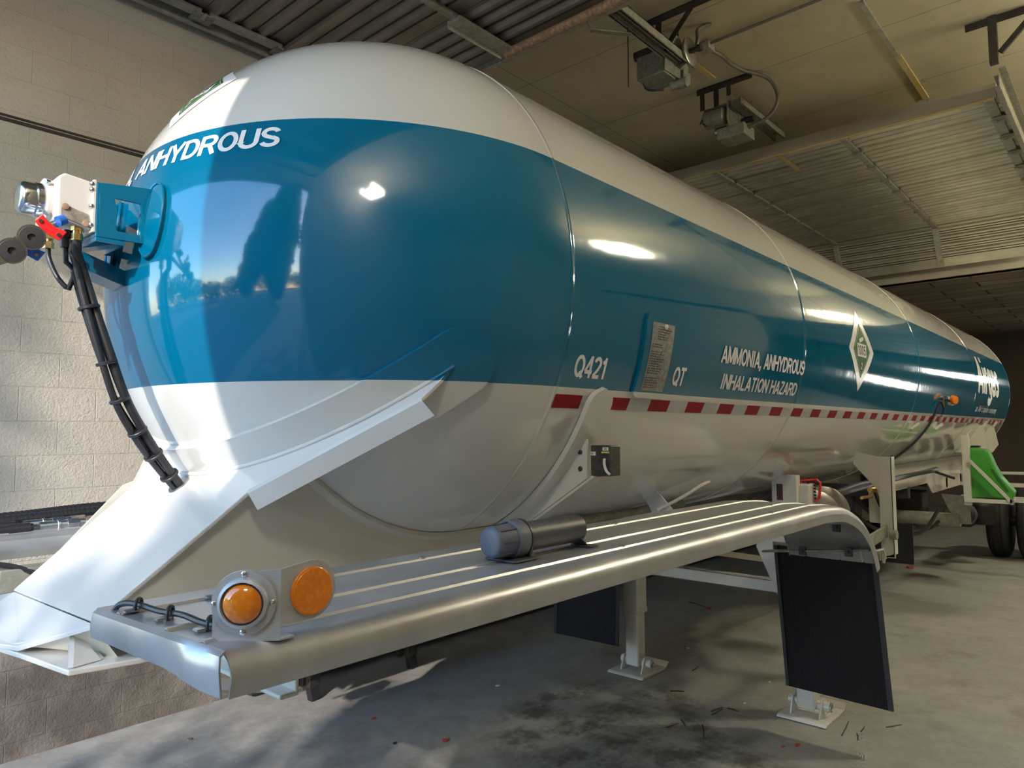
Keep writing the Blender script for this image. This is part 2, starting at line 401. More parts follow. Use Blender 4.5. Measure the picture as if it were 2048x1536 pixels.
def arc(cx, cy, rx, ry, a0, a1, n=10): return [(cx + rx * math.cos(R(a0 + (a1 - a0) * k / n)), cy + ry * math.sin(R(a0 + (a1 - a0) * k / n))) for k in range(n + 1)]
O_ = [arc(.35, .5, .27, .42, 0, 360, 24)]
G = {   # strokes run along the centre line of each stem; cap height is 1
 'A': (.74, [[(.07, 0), (.37, .97)], [(.37, .97), (.67, 0)], [(.19, .30), (.55, .30)]]),
 'M': (.86, [[(.09, 0), (.09, 1)], [(.77, 0), (.77, 1)], [(.10, .95), (.43, .08)], [(.76, .95), (.43, .08)]]),
 'O': (.78, [arc(.39, .5, .30, .42, 0, 360, 26)]),
 'N': (.74, [[(.09, 0), (.09, 1)], [(.65, 0), (.65, 1)], [(.10, .96), (.64, .04)]]),
 'I': (.30, [[(.15, 0), (.15, 1)]]), ',': (.26, [[(.13, .16), (.13, -.02)], [(.13, -.0), (.08, -.17)]]),
 'H': (.74, [[(.09, 0), (.09, 1)], [(.65, 0), (.65, 1)], [(.09, .53), (.65, .53)]]),
 'Y': (.70, [[(.35, 0), (.35, .42)], [(.35, .40), (.05, 1)], [(.35, .40), (.65, 1)]]),
 'D': (.74, [[(.09, 0), (.09, 1)], [(.09, .92)] + arc(.34, .5, .31, .42, 90, -90, 14) + [(.09, .08)]]),
 'R': (.74, [[(.09, 0), (.09, 1)], [(.09, .92)] + arc(.42, .70, .22, .22, 90, -90, 10) + [(.09, .48)], [(.42, .47), (.64, 0)]]),
 'U': (.74, [[(.09, 1), (.09, .34)] + arc(.37, .34, .28, .26, 180, 360, 12) + [(.65, 1)]]),
 'S': (.70, [arc(.35, .71, .25, .21, 15, 180, 9) + arc(.35, .73, .25, .22, 190, 250, 4) + [(.46, .44)] + arc(.35, .28, .26, .20, 60, -165, 12)]),
 'L': (.62, [[(.09, 1), (.09, .08)], [(.09, .08), (.58, .08)]]),
 'T': (.66, [[(.33, 0), (.33, 1)], [(.03, .92), (.63, .92)]]),
 'Z': (.66, [[(.06, .92), (.60, .92)], [(.58, .90), (.08, .10)], [(.06, .08), (.62, .08)]]),
 'Q': (.78, [arc(.39, .5, .30, .42, 0, 360, 26), [(.45, .27), (.70, -.02)]]),
 '4': (.64, [[(.46, 0), (.46, 1)], [(.44, .94), (.06, .30)], [(.04, .27), (.62, .27)]]),
 '2': (.62, [arc(.31, .71, .23, .21, 170, -25, 12) + [(.40, .42), (.09, .10)], [(.06, .08), (.58, .08)]]),
 '1': (.46, [[(.30, 0), (.30, 1)], [(.30, .86), (.08, .74)]]), ' ': (.32, []),
 '0': (.62, [arc(.31, .5, .22, .42, 0, 360, 22)]),
 '5': (.62, [[(.55, .92), (.14, .92)], [(.14, .92), (.10, .48)], [(.10, .50)] + arc(.31, .33, .23, .25, 120, -160, 12)]),
 'i': (.26, [[(.13, 0), (.13, .72)], [(.13, .86), (.13, 1)]]),
 'r': (.42, [[(.10, 0), (.10, .72)], [(.10, .45)] + arc(.30, .45, .20, .20, 180, 80, 6) + [(.40, .65)]]),
 'g': (.58, [arc(.28, .37, .20, .28, 0, 360, 20), [(.48, .72), (.48, -.05)] + arc(.27, -.05, .21, .17, 0, -165, 8)]),
 'a': (.56, [[(.46, 0), (.46, .48)] + arc(.27, .48, .19, .17, 0, 165, 8), arc(.26, .20, .19, .15, 0, 360, 16)]),
 's': (.52, [arc(.26, .51, .17, .14, 20, 190, 8) + [(.36, .33)] + arc(.26, .18, .18, .12, 60, -165, 10)]),
 'n': (.56, [[(.10, 0), (.10, .72)], [(.10, .42)] + arc(.28, .46, .18, .20, 180, 0, 8) + [(.46, 0)]]),
 'q': (.58, [arc(.28, .36, .20, .28, 0, 360, 20), [(.48, .72), (.48, -.24)]]),
 'u': (.56, [[(.10, .72), (.10, .28)] + arc(.28, .26, .18, .20, 180, 360, 8) + [(.46, .72)], [(.46, .72), (.46, 0)]]),
 'd': (.58, [arc(.28, .36, .20, .28, 0, 360, 20), [(.48, 1), (.48, 0)]]),
 'e': (.56, [[(.08, .37), (.46, .37)] + arc(.27, .36, .20, .28, 0, 320, 16)]),
 'c': (.52, [arc(.28, .36, .20, .28, 45, 315, 16)]), 'o': (.58, [arc(.29, .36, .21, .28, 0, 360, 20)]),
 'm': (.82, [[(.10, 0), (.10, .72)], [(.10, .42)] + arc(.25, .46, .15, .20, 180, 0, 8) + [(.40, 0)], [(.40, .42)] + arc(.55, .46, .15, .20, 180, 0, 8) + [(.70, 0)]]),
 'p': (.58, [arc(.30, .36, .20, .28, 0, 360, 20), [(.10, .72), (.10, -.24)]]), 'y': (.52, [[(.05, .72), (.26, .02)], [(.47, .72), (.18, -.22)]]),
}
def strokes_bm(body, w=None, h=1.0, t=.088, gap=.03):
    """lettering built from flat strokes; h is the cap height"""
    bm = bmesh.new(); x = 0
    for chx in body:
        adv, st = G[chx]
        for pl_ in st:
            closed = len(pl_) > 8 and math.hypot(pl_[0][0] - pl_[-1][0], pl_[0][1] - pl_[-1][1]) < 1e-4
            P_ = [Vector((px + x, py)) for px, py in pl_]; L = []; Rr = []; n_ = len(P_)
            for k in range(n_):
                if closed: da = (P_[k] - P_[k - 1 if k else n_ - 2]).normalized(); db = (P_[k + 1 if k < n_ - 1 else 1] - P_[k]).normalized()
                else:
                    da = (P_[k] - P_[k - 1]).normalized() if k else None; db = (P_[k + 1] - P_[k]).normalized() if k < n_ - 1 else None
                    da = da or db; db = db or da
                d_ = (da + db); d_ = d_.normalized() if d_.length > 1e-6 else da
                nr = Vector((-d_.y, d_.x)); c_ = max(.55, nr.dot(Vector((-da.y, da.x)))); o_ = nr * (t / c_)
                L.append(bm.verts.new((P_[k].x + o_.x, P_[k].y + o_.y, 0))); Rr.append(bm.verts.new((P_[k].x - o_.x, P_[k].y - o_.y, 0)))
            for k in range(n_ - 1): bm.faces.new((Rr[k], Rr[k + 1], L[k + 1], L[k]))
        x += adv + gap
    x -= gap
    sx = (w / x) if w else h
    for v in bm.verts: v.co.x *= sx; v.co.y *= h
    return bm
def solid(o, t, off=0.0, flat=True):
    sd = o.modifiers.new('solid', 'SOLIDIFY'); sd.thickness = t; sd.offset = off
    es = o.modifiers.new('split', 'EDGE_SPLIT'); es.split_angle = R(38)

# ================================================================ SETTING
DY0, DY1, DH, FX = -1.60, 2.43, 4.38, -3.05      # front door opening and front wall plane
WY = 2.53                                         # left block wall plane
struct(MB().box((FX, -8, -.2), (18, WY, 0)).build('floor', M['floor']))
struct(MB().box((-60, -45, -.3), (FX, 45, -.02)).build('ground', M['asphalt']))
struct(MB().box((FX - .2, WY, -.1), (18.2, WY + .2, 5.3)).build('wall_left', M['block']))
struct(MB().box((FX - .2, -8.2, -.1), (18.2, -8, 5.3)).build('wall_right', M['wallplain']))
wf = MB().box((FX - .2, -8, -.1), (FX, DY0, 5.15)).box((FX - .2, DY0, DH), (FX, WY, 5.15)).box((FX - .2, DY1, -.1), (FX, WY, DH))
struct(wf.build('wall_front', M['wallplain']))
struct(MB().box((18, -8, -.1), (18.2, WY, 4.4)).build('wall_back', M['blockback']))
wp = MB().box((10.15, -8, 4.10), (10.35, WY, 5.15)).box((10.15, -8, -.1), (10.35, -4.6, 4.28))
struct(wp.build('wall_rear', M['wallplain']))
struct(MB().box((FX - .2, -8.1, 5.15), (10.4, WY + .1, 5.3)).build('ceiling', M['ceiling']))
struct(MB().box((10.2, -8.1, 4.10), (18.1, WY + .1, 4.25)).build('ceiling_back', M['planks']))
struct(MB().box((FX + .05, WY - .012, 3.682), (17.9, WY, 3.700)).box((FX + .05, WY - .010, 3.710), (17.9, WY, 3.722)).build('trim_1', M['dark']))
# dark guard rail lying along the foot of the wall
g = MB().bar((.75, 2.44, .10), (9.5, 2.47, .10), .10, .16).bar((.75, 2.40, .04), (9.5, 2.43, .04), .05, .03)
struct(g.build('trim_2', M['dark'], bev=.006))

def corrugated(x0, x1, y0, y1, z, depth=.026, pitch=.118):
    """roll-formed door sheet, ribs running along Y"""
    pr = [(x0, z)]; x = x0 + .03
    while x + pitch < x1 - .01:
        for dx, dz in ((0, 0), (.020, -depth), (.046, -depth), (.066, 0), (.088, 0), (.094, -.010), (.100, 0)):
            pr.append((x + dx, z + dz))
        x += pitch
    pr.append((x1, z)); n = len(pr)
    vs = [(px, y, pz) for y in (y0, y1) for px, pz in pr]
    vs += [(px, y, z + .03) for y in (y0, y1) for px in (x0, x1)]
    fs = [(k, k + 1, n + k + 1, n + k) for k in range(n - 1)]
    o = 2 * n; fs += [(o, o + 1, o + 3, o + 2), (0, o, o + 2, n), (n - 1, 2 * n - 1, o + 3, o + 1)]
    fs += [list(range(n)) + [o + 1, o], list(range(n, 2 * n)) + [o + 3, o + 2]]
    mb = MB().add(vs, fs)
    for k in range(n - 1):          # dark reflection bands painted into the notch and one flank of every rib
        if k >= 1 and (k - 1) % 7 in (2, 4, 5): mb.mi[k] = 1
    return mb

def sectional_door(name, x0, x1, nsec, zp, ms, y0=-1.56, y1=2.40, stiles=(2.33, 1.07, -.28, -1.49)):
    rt = empty(name, kind='structure', loc=(x0, y0, zp))
    def put(o): o.parent = rt; o.matrix_parent_inverse = Matrix.Translation(-Vector((x0, y0, zp))); return o
    L = (x1 - x0) / nsec
    for k in range(nsec):
        a = x0 + k * L
        p = put(corrugated(a + .003, a + L - .003, y0, y1, zp).build('door_panel', [ms, M['dark_reflection']], recalc=True))
    for y in stiles:
        w = .062 if abs(y) < 1.2 else .085
        mb = MB()
        for k in range(nsec):
            a = x0 + k * L; mb.box((a + .03, y - w / 2, zp - .045), (a + L - .03, y + w / 2, zp - .022))
        put(mb.build('stile', M['strap'], bev=.003))
        hb = MB()
        for k in range(1, nsec):
            a = x0 + k * L
            hb.box((a - .05, y - .035, zp - .052), (a + .05, y + .035, zp - .045)).cyl((a, y - .045, zp - .056), (a, y + .045, zp - .056), .011, 8)
        put(hb.build('hinge', M['strap']))
    # end rollers and the two tracks
    for yt, s in ((y1 + .05, 1), (y0 - .05, -1)):
        mb = MB(); za = zp - .03
        mb.box((x0 - .3, yt - .004, za - .045), (x1 + .35, yt + .004, za + .045))
        mb.box((x0 - .3, yt - (.035 if s > 0 else -.0), za - .049), (x1 + .35, yt + (.0 if s > 0 else .035), za - .043))
        mb.box((x0 - .3, yt - (.035 if s > 0 else -.0), za + .043), (x1 + .35, yt + (.0 if s > 0 else .035), za + .049))
        mb.box((x0 - .3, yt + (.0 if s > 0 else -.05), za + .10), (x1 + .2, yt + (.05 if s > 0 else 0), za + .106))
        put(mb.build('track', M['strap']))
        for k in range(1, nsec):
            a = x0 + k * L
            rb = MB().box((a - .07, yt - s * .14, zp - .058), (a + .07, yt - s * .04, zp - .05)).cyl((a, yt - s * .12, zp - .07), (a, yt, zp - .03), .009, 8)
            rb.cyl((a, yt - s * .02, zp - .035), (a, yt - s * .002, zp - .035), .026, 14)
            put(rb.build('roller', M['greyst']))
    return rt, put
d1, put = sectional_door('door_1', -2.75, 2.10, 8, 4.76, M['sheet1'])
put(MB().box((2.10, -1.56, 4.715), (2.145, 2.40, 4.80)).build('bottom_rail', M['strap'], bev=.004))
put(MB().tube([(2.02, 1.10, 4.70), (2.02, -1.5, 4.70)], .032, 12).build('strut', M['rusty']))
for xs in (.90, -.31, -1.5):
    put(MB().bar((xs, 2.38, 4.715), (xs, -1.54, 4.715), .05, .04).build('strut', M['sheet1'], bev=.004))
put(MB().bar((1.45, 1.07, 4.70), (2.0, 1.07, 4.70), .12, .03).bar((1.45, 1.13, 4.69), (2.0, 1.13, 4.69), .012, .06).build('operator_bracket', M['strap'], bev=.003))
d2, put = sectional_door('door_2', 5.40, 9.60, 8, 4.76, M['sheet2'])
put(MB().box((5.35, -1.56, 4.70), (5.40, 2.40, 4.82)).build('bottom_rail', mat('tan_edge', (.34, .30, .23), .6), bev=.004))
put(MB().box((5.36, -1.54, 4.690), (5.385, 2.38, 4.702)).build('seal_retainer', M['wood']))
# the last section hangs down the bend of the track
mx = Matrix.Translation((9.61, 0, 4.745)) @ Matrix.Rotation(R(60), 4, 'Y')
lp = corrugated(0, .62, -1.56, 2.40, 0); lp.v = [tuple(mx @ Vector(p)) for p in lp.v]
put(lp.build('door_panel', [M['sheet2'], M['dark_reflection']]))
mb = MB()
for y in (2.33, 1.07, -.28, -1.49): mb.box((.02, y - .04, -.045), (.60, y + .04, -.022), mx=mx)
put(mb.build('stile', M['strap'], bev=.003))

# ================================================================ TRAILER
T = empty('tanker_trailer', 'white tanker trailer with a wide blue band and rounded nose filling the garage bay', 'trailer')
NX = [0.0, 2.136, 4.789, 7.434, 10.09]     # girth seams
XE = NX[-1]
prof = []
for k in range(41):
    a = (PI / 2) * k / 40; prof.append((-math.cos(a), math.sin(a)))
def seamprof(x): return [(x - .03, 1.0), (x - .02, 1.0), (x - .009, 1.0), (x - .005, 1.0028), (x + .005, 1.0028), (x + .009, 1.0), (x + .02, 1.0), (x + .03, 1.0)]
for k, x in enumerate(NX):
    if k == 0: prof.append((.001, 1.0)); prof += [(.004, 1.0028), (.012, 1.0028), (.016, 1.0), (.026, 1.0), (.04, 1.0)]
    elif k < 4: prof += seamprof(x)
    else: prof += [(x - .04, 1.0), (x - .026, 1.0), (x - .016, 1.0), (x - .012, 1.0028), (x - .004, 1.0028)]
for k in range(41):
    a = (PI / 2) * k / 40; prof.append((XE + math.sin(a), math.cos(a)))
MB().lathe(prof, (0, 0, ZC), (1, 0, 0), 160).build('tank_shell', PAINT, T)

# ---- lettering and placards on the flank
wrap(strokes_bm('Q421', .187, .077), cylmap(.078, 2.034, 1.0016), 'lettering', M['decal'], T)
wrap(strokes_bm('QT', .100, .077), cylmap(.741, 2.036, 1.0016), 'lettering', M['decal'], T)
wrap(strokes_bm('AMMONIA, ANHYDROUS', 1.02, .078), cylmap(1.128, 2.153, 1.0032), 'lettering', M['decal'], T)
wrap(strokes_bm('INHALATION HAZARD', .925, .070), cylmap(1.180, 2.040, 1.0016), 'lettering', M['decal'], T)
wrap(strokes_bm('Airgas', 1.50, .43, .10), cylmap(7.585, 2.27, 1.0016), 'lettering', M['decal'], T, .06)
wrap(strokes_bm('an AIr LIquIde company'.replace('AIr', 'Air').replace('LIquIde', 'Liquide'), 1.48, .075, .06), cylmap(7.61, 2.055, 1.0016), 'lettering', M['decal'], T, .06)
wrap(strokes_bm('AMMONIA, ANHYDROUS', 1.150, .072), sphmap(R(34.9), R(17.3), 1.0018), 'lettering', M['decal'], T)
def placard(g, name, half, parent):
    """g maps placard-centred metres at a given lift"""
    def dia(h): return [(0, -h), (h, 0), (0, h), (-h, 0)]
    p = wrap(poly_bm(dia(half)), g(0), name, M['decal'], parent)
    s = half / .275
    wrap(poly_bm(dia(.187 * s)), g(1), 'green_field', M['dgreen'], p)
    def ring(a, b):
        bm = bmesh.new(); A = [bm.verts.new((x, y, 0)) for x, y in dia(a)]; B = [bm.verts.new((x, y, 0)) for x, y in dia(b)]
        for k in range(4): bm.faces.new((A[k], A[(k + 1) % 4], B[(k + 1) % 4], B[k]))
        return bm
    wrap(ring(.170 * s, .166 * s), g(2), 'border_line', M['decal'], p)
    wrap(poly_bm([(-.098 * s, -.044 * s), (.098 * s, -.044 * s), (.098 * s, .044 * s), (-.098 * s, .044 * s)]), g(2), 'number_panel', M['decal'], p)
    bm = strokes_bm('1005', .170 * s, .066 * s, .075)
    for v in bm.verts: v.co.x -= .089 * s; v.co.y -= .033 * s
    wrap(bm, g(3), 'lettering', M['ink'], p)
    bm = strokes_bm('2', None, .042 * s); cx = max(v.co.x for v in bm.verts) / 2
    for v in bm.verts: v.co.x -= cx; v.co.y -= .125 * s
    wrap(bm, g(3), 'lettering', M['decal'], p)
    ca, sa = math.cos(R(16)), math.sin(R(16)); cy = [(-.05, -.013), (.035, -.013), (.052, -.004), (.052, .004), (.035, .013), (-.05, .013)]
    wrap(poly_bm([((x * ca - y * sa) * s, (.072 + x * sa + y * ca) * s) for x, y in cy]), g(3), 'cylinder_symbol', M['decal'], p)
    return p
placard(lambda k: cylmap(3.178, 2.374, 1.0016 + .0007 * k), 'hazard_placard', .272, T)
placard(lambda k: sphmap(R(-2.5), R(38.5), 1.0018 + .0007 * k), 'hazard_placard', .185, T)
# ---- data plate on its welded pad
def shellplate(pts2, x0, z0, r1, name, mt, parent, r_in=.995, step=.03):
    """thick curved plate cut to the outline pts2"""
    o = wrap(poly_bm(pts2), cylmap(x0, z0, r1), name, mt, parent, step)
    md = o.modifiers.new('solid', 'SOLIDIFY'); md.thickness = r1 - r_in; md.offset = -1 if True else 1
    b = o.modifiers.new('bevel', 'BEVEL'); b.width = .004; b.segments = 2; b.limit_method = 'ANGLE'; b.angle_limit = R(50)
    for p in o.data.polygons: p.use_smooth = False
    return o
dp = shellplate(rrect(.238, .325, .03), .466, 1.982, 1.012, 'plate_pad', PAINT, T)
wrap(poly_bm([(0, 0), (.165, 0), (.165, .262), (0, .262)]), cylmap(.505, 2.010, 1.0135), 'data_plate', M['plate'], dp)
rnd = random.Random(4); bm = bmesh.new()
for row in range(26):
    if row in (8, 19): continue
    y = .245 - row * .0092 - (.012 if row > 5 else 0); x = .008 if row > 5 else .04; end = .105 if row > 5 else .13
    if y < .005: continue
    while x < end * rnd.uniform(.75, 1.05):
        l = rnd.uniform(.006, .018)
        bm.faces.new([bm.verts.new((px, py, 0)) for px, py in ((x, y), (x + l, y), (x + l, y + .0036), (x, y + .0036))]); x += l + .004
wrap(bm, cylmap(.505, 2.010, 1.0145), 'stamped_lines', M['ink'], dp, .1)
MB().lathe([(0, .010), (.004, .010), (.006, .007)], cylmap(.60, 2.252, 1.0135)(0, 0), (0, -1, -.12), 16).build('emblem', M['decal'], dp)
# ---- red and white conspicuity tape
mb = MB(); a0, a1 = math.asin(1.9295 - ZC), math.asin(1.9745 - ZC); x = .02; k = 0
while x < 10.05:
    for j in range(2):
        xa, xb = x + j * .0762, x + (j + 1) * .0762
        vs = []
        for xx in (xa, xb):
            for aa in (a0, (a0 + a1) / 2, a1): vs.append((xx, -1.0015 * math.cos(aa), ZC + 1.0015 * math.sin(aa)))
        mb.add(vs, [(0, 3, 4, 1), (1, 4, 5, 2)], k % 2)
    x += .1524; k += 1
mb.build('reflective_tape', [M['redtape'], M['whitetape']], T)

# ---- nose: sloped gooseneck plate, wings, pads
nn = Vector((-.648, 0, .761)).normalized(); e1 = Vector((-.761, 0, -.648)).normalized(); e2 = Vector((0, -1, 0)); CT = Vector((0, 0, ZC))
def pl(a, b, d=0.0): return CT + e1 * a + e2 * b + nn * d
out = [(1.557, -.267), (1.539, .387), (1.342, .427), (1.068, .474), (.672, .861), (.590, .868), (.50, .866)]
arc = [(.992 * math.cos(R(a)), .992 * math.sin(R(a))) for a in range(57, -58, -3)]
lft = [(.50, -.866), (.590, -.85), (.66, -.80), (1.088, -.296)]
MB().poly([pl(a, b, -.006) for a, b in out + arc + lft], nn * .012).build('gooseneck_plate', PAINT, T, bev=.003)
# bent lips along the outer wing edges
for pa, pb in (((1.068, .474), (.672, .861)), ((1.088, -.296), (.66, -.80))):
    A, B = Vector((pa[0], pa[1])), Vector((pb[0], pb[1])); d = (B - A).normalized(); nrm = Vector((d.y, -d.x))
    if nrm.x < 0: nrm = -nrm
    q = [pl(*(A), .006), pl(*(B), .006)]
    mid = [pl(A.x + nrm.x * .012, A.y + nrm.y * .012, .003), pl(B.x + nrm.x * .012, B.y + nrm.y * .012, .003)]
    low = [pl(A.x + nrm.x * .030, A.y + nrm.y * .030, -.045), pl(B.x + nrm.x * .030 + d.x * .01, B.y + nrm.y * .030 + d.y * .01, -.045)]
    o = MB().add(q + mid + low, [(0, 1, 3, 2), (2, 3, 5, 4)]).build('wing_lip', PAINT, T)
    solid(o, .01)
# weld pad following the wings round the head
def padpoint(phi, d, r=1.013):
    rho = math.sqrt(r * r - d * d); return CT + nn * d + (e1 * math.cos(phi) + e2 * math.sin(phi)) * rho
mb = MB(); rows = []
PH = 60.5; RD = .105
for k in range(-80, 81):
    ph = k * (PH + 6.1) / 80; over = max(0, (abs(ph) - PH)) * PI / 180
    h = math.sqrt(max(RD * RD - over * over, 1e-6)); rows.append((R(ph), h))
for ph, h in rows:
    mb.v += [tuple(padpoint(ph, .003 + h * t)) for t in (-1, -.5, 0, .5, 1)]
for k in range(len(rows) - 1):
    for j in range(4): mb.f.append([k * 5 + j, k * 5 + j + 1, k * 5 + 5 + j + 1, k * 5 + 5 + j]); mb.mi.append(0); mb.sm.append(True)
o = mb.build('weld_pad', PAINT, T); solid(o, .024)
# weld bead where the wing meets the pad
MB().tube([padpoint(R(a), .010, 1.026) for a in range(-59, 60, 2)], .007, 8).build('weld_bead', PAINT, T)
# side cheeks of the gooseneck
for s in (-1, 1):
    yb, yf = (-.447, -.385) if s < 0 else (.42, .267)
    top = [(x, yb, ZC - math.sqrt(max(.992 ** 2 - .447 ** 2 - x * x, 0))) for x in (-.62, -.5, -.4, -.3, -.2, -.1, 0)] + [(.27, yb, ZC - .887)]
    pts = [(-1.165, yf, 1.372)] + ([(-.83, yb * .985, 1.665)]) + top + [(.27, yb, 1.27), (-1.06, yf * 1.02, 1.27)]
    MB().poly(pts, (0, .012 if s < 0 else -.012, 0)).build('gooseneck_cheek', M['cream'], T)
    band = MB(); n = 24
    for k in range(n + 1):
        x = -.64 + .86 * k / n
        for y in (.40, .435, .470):
            xx = min(x, 0); band.v.append((x, s * y, ZC - math.sqrt(1.010 ** 2 - y * y - xx * xx)))
    for k in range(n):
        for j in range(2): band.f.append([k * 3 + j, k * 3 + j + 1, k * 3 + 4 + j, k * 3 + 3 + j]); band.mi.append(0); band.sm.append(True)
    o = band.build('cheek_pad', M['cream'], T); solid(o, .016)
# coupler: ramp sheet, base plate, gusset, rear arm
MB().poly([(-1.186, .267, 1.365), (-1.172, -.387, 1.375), (-1.262, -.10, 1.285), (-1.29, .02, 1.278), (-1.31, .30, 1.28), (-1.25, .55, 1.30)], (0, 0, -.012)).build('coupler_ramp', M['white'], T, bev=.002)
MB().poly([(-1.221, -.365, 1.27), (-1.262, -.10, 1.27), (-1.285, .02, 1.27), (-1.29, .45, 1.27), (-1.0, .62, 1.27), (.25, .62, 1.27), (.25, -.40, 1.27), (-1.06, -.40, 1.27)], (0, 0, -.014)).build('coupler_plate', M['white'], T, bev=.003)
MB().poly([(-1.172, -.387, 1.368), (-1.255, -.11, 1.285), (-1.19, -.12, 1.27), (-1.10, -.34, 1.27)], (.006, .01, 0)).build('ramp_web', M['cream'], T)
MB().poly([(-1.132, -.045, 1.33), (-1.215, -.345, 1.272), (-1.14, -.33, 1.272)], (.010, -.004, 0)).poly([(-1.185, -.250, 1.345), (-1.218, -.350, 1.272), (-1.150, -.335, 1.272)], (.010, -.006, 0)).build('gusset', M['white'], T)
MB().box((-.935, -.855, 1.235), (-.885, -.40, 1.247)).box((-.895, -.855, 1.235), (-.885, -.40, 1.33)).box((-.935, -.855, 1.318), (-.885, -.40, 1.33)).build('support_arm', M['cream'], T, bev=.006, seg=3)
MB().poly([(-.70 + .0, -.58, 1.14), (-.70, -.44, 1.14), (-.95, -.44, 1.20), (-.95, -.58, 1.20)], (0, 0, -.01)).build('support_arm', M['cream'], T, bev=.003)
# ---- saddle behind the nose
def circ(y, r=.996): return ZC - math.sqrt(max(r * r - y * y, 0))
ys = [-.86 + 1.72 * k / 30 for k in range(31)]
pts = [(.27, y, circ(y)) for y in ys] + [(.27, .86, 1.681), (.27, .45, 1.42), (.27, -.45, 1.42), (.27, -.86, 1.681)]
MB().poly(pts, (.012, 0, 0)).build('saddle_plate', M['white'], T, bev=.002)
for s in (-1, 1):
    MB().bar((.305, s * .885, 1.688), (.305, s * .44, 1.407), .07, .010, (0, -s * .53, .85)).build('saddle_flange', M['white'], T, bev=.003)
mb = MB(); rows = []
A1 = R(154.5)       # pad runs from one flank under the belly to the other
for k in range(-60, 61):
    a = k / 60 * (R(64.5) + .07); over = max(0, abs(a) - R(64.5)); h = math.sqrt(max(.07 ** 2 - over ** 2, 1e-6)); rows.append((a, h))
for a, h in rows:
    mb.v += [(.268 + h * t, -1.012 * math.sin(a), ZC - 1.012 * math.cos(a)) for t in (-1, 0, 1)]
for k in range(len(rows) - 1):
    for j in range(2): mb.f.append([k * 3 + j, k * 3 + j + 1, k * 3 + 4 + j, k * 3 + 3 + j]); mb.mi.append(0); mb.sm.append(True)
o = mb.build('saddle_pad', M['white'], T); solid(o, .020)
for z in (1.775, 1.715): MB().lathe([(0, .009), (.004, .009), (.007, .006)], (.27, -.832, z), (-1, 0, 0), 14).build('saddle_bolt', M['dark'], T)
cb = MB().box((.284, -.952, 1.690), (.35, -.866, 1.800)).build('control_box', mat('worn_black_box', (.05, .048, .042), .45, var=.6, vscale=90), T, bev=.005)
MB().box((.281, -.890, 1.763), (.2835, -.870, 1.777)).build('label_tag', M['decal'], cb)
MB().box((.281, -.945, 1.781), (.2835, -.921, 1.793)).build('label_tag', M['decal'], cb)
MB().box((.280, -.948, 1.772), (.2835, -.916, 1.778)).build('label_strip', M['yellow'], cb)
MB().tube(spline([(.279, -.930, 1.752), (.272, -.934, 1.735), (.268, -.944, 1.712), (.270, -.958, 1.698)]), .005, 8).build('toggle_strap', M['paper'], cb)
for (tx, yy, zz, hh) in (('ON', -.9415, 1.7835, .007), ('IN', -.8865, 1.7665, .007)):
    bm = strokes_bm(tx, None, hh); me_g = lambda u, v, yy=yy, zz=zz: (.2806, yy - 0 + .014 - u, zz + v)
    wrap(bm, me_g, 'lettering', M['ink'], cb, .5)

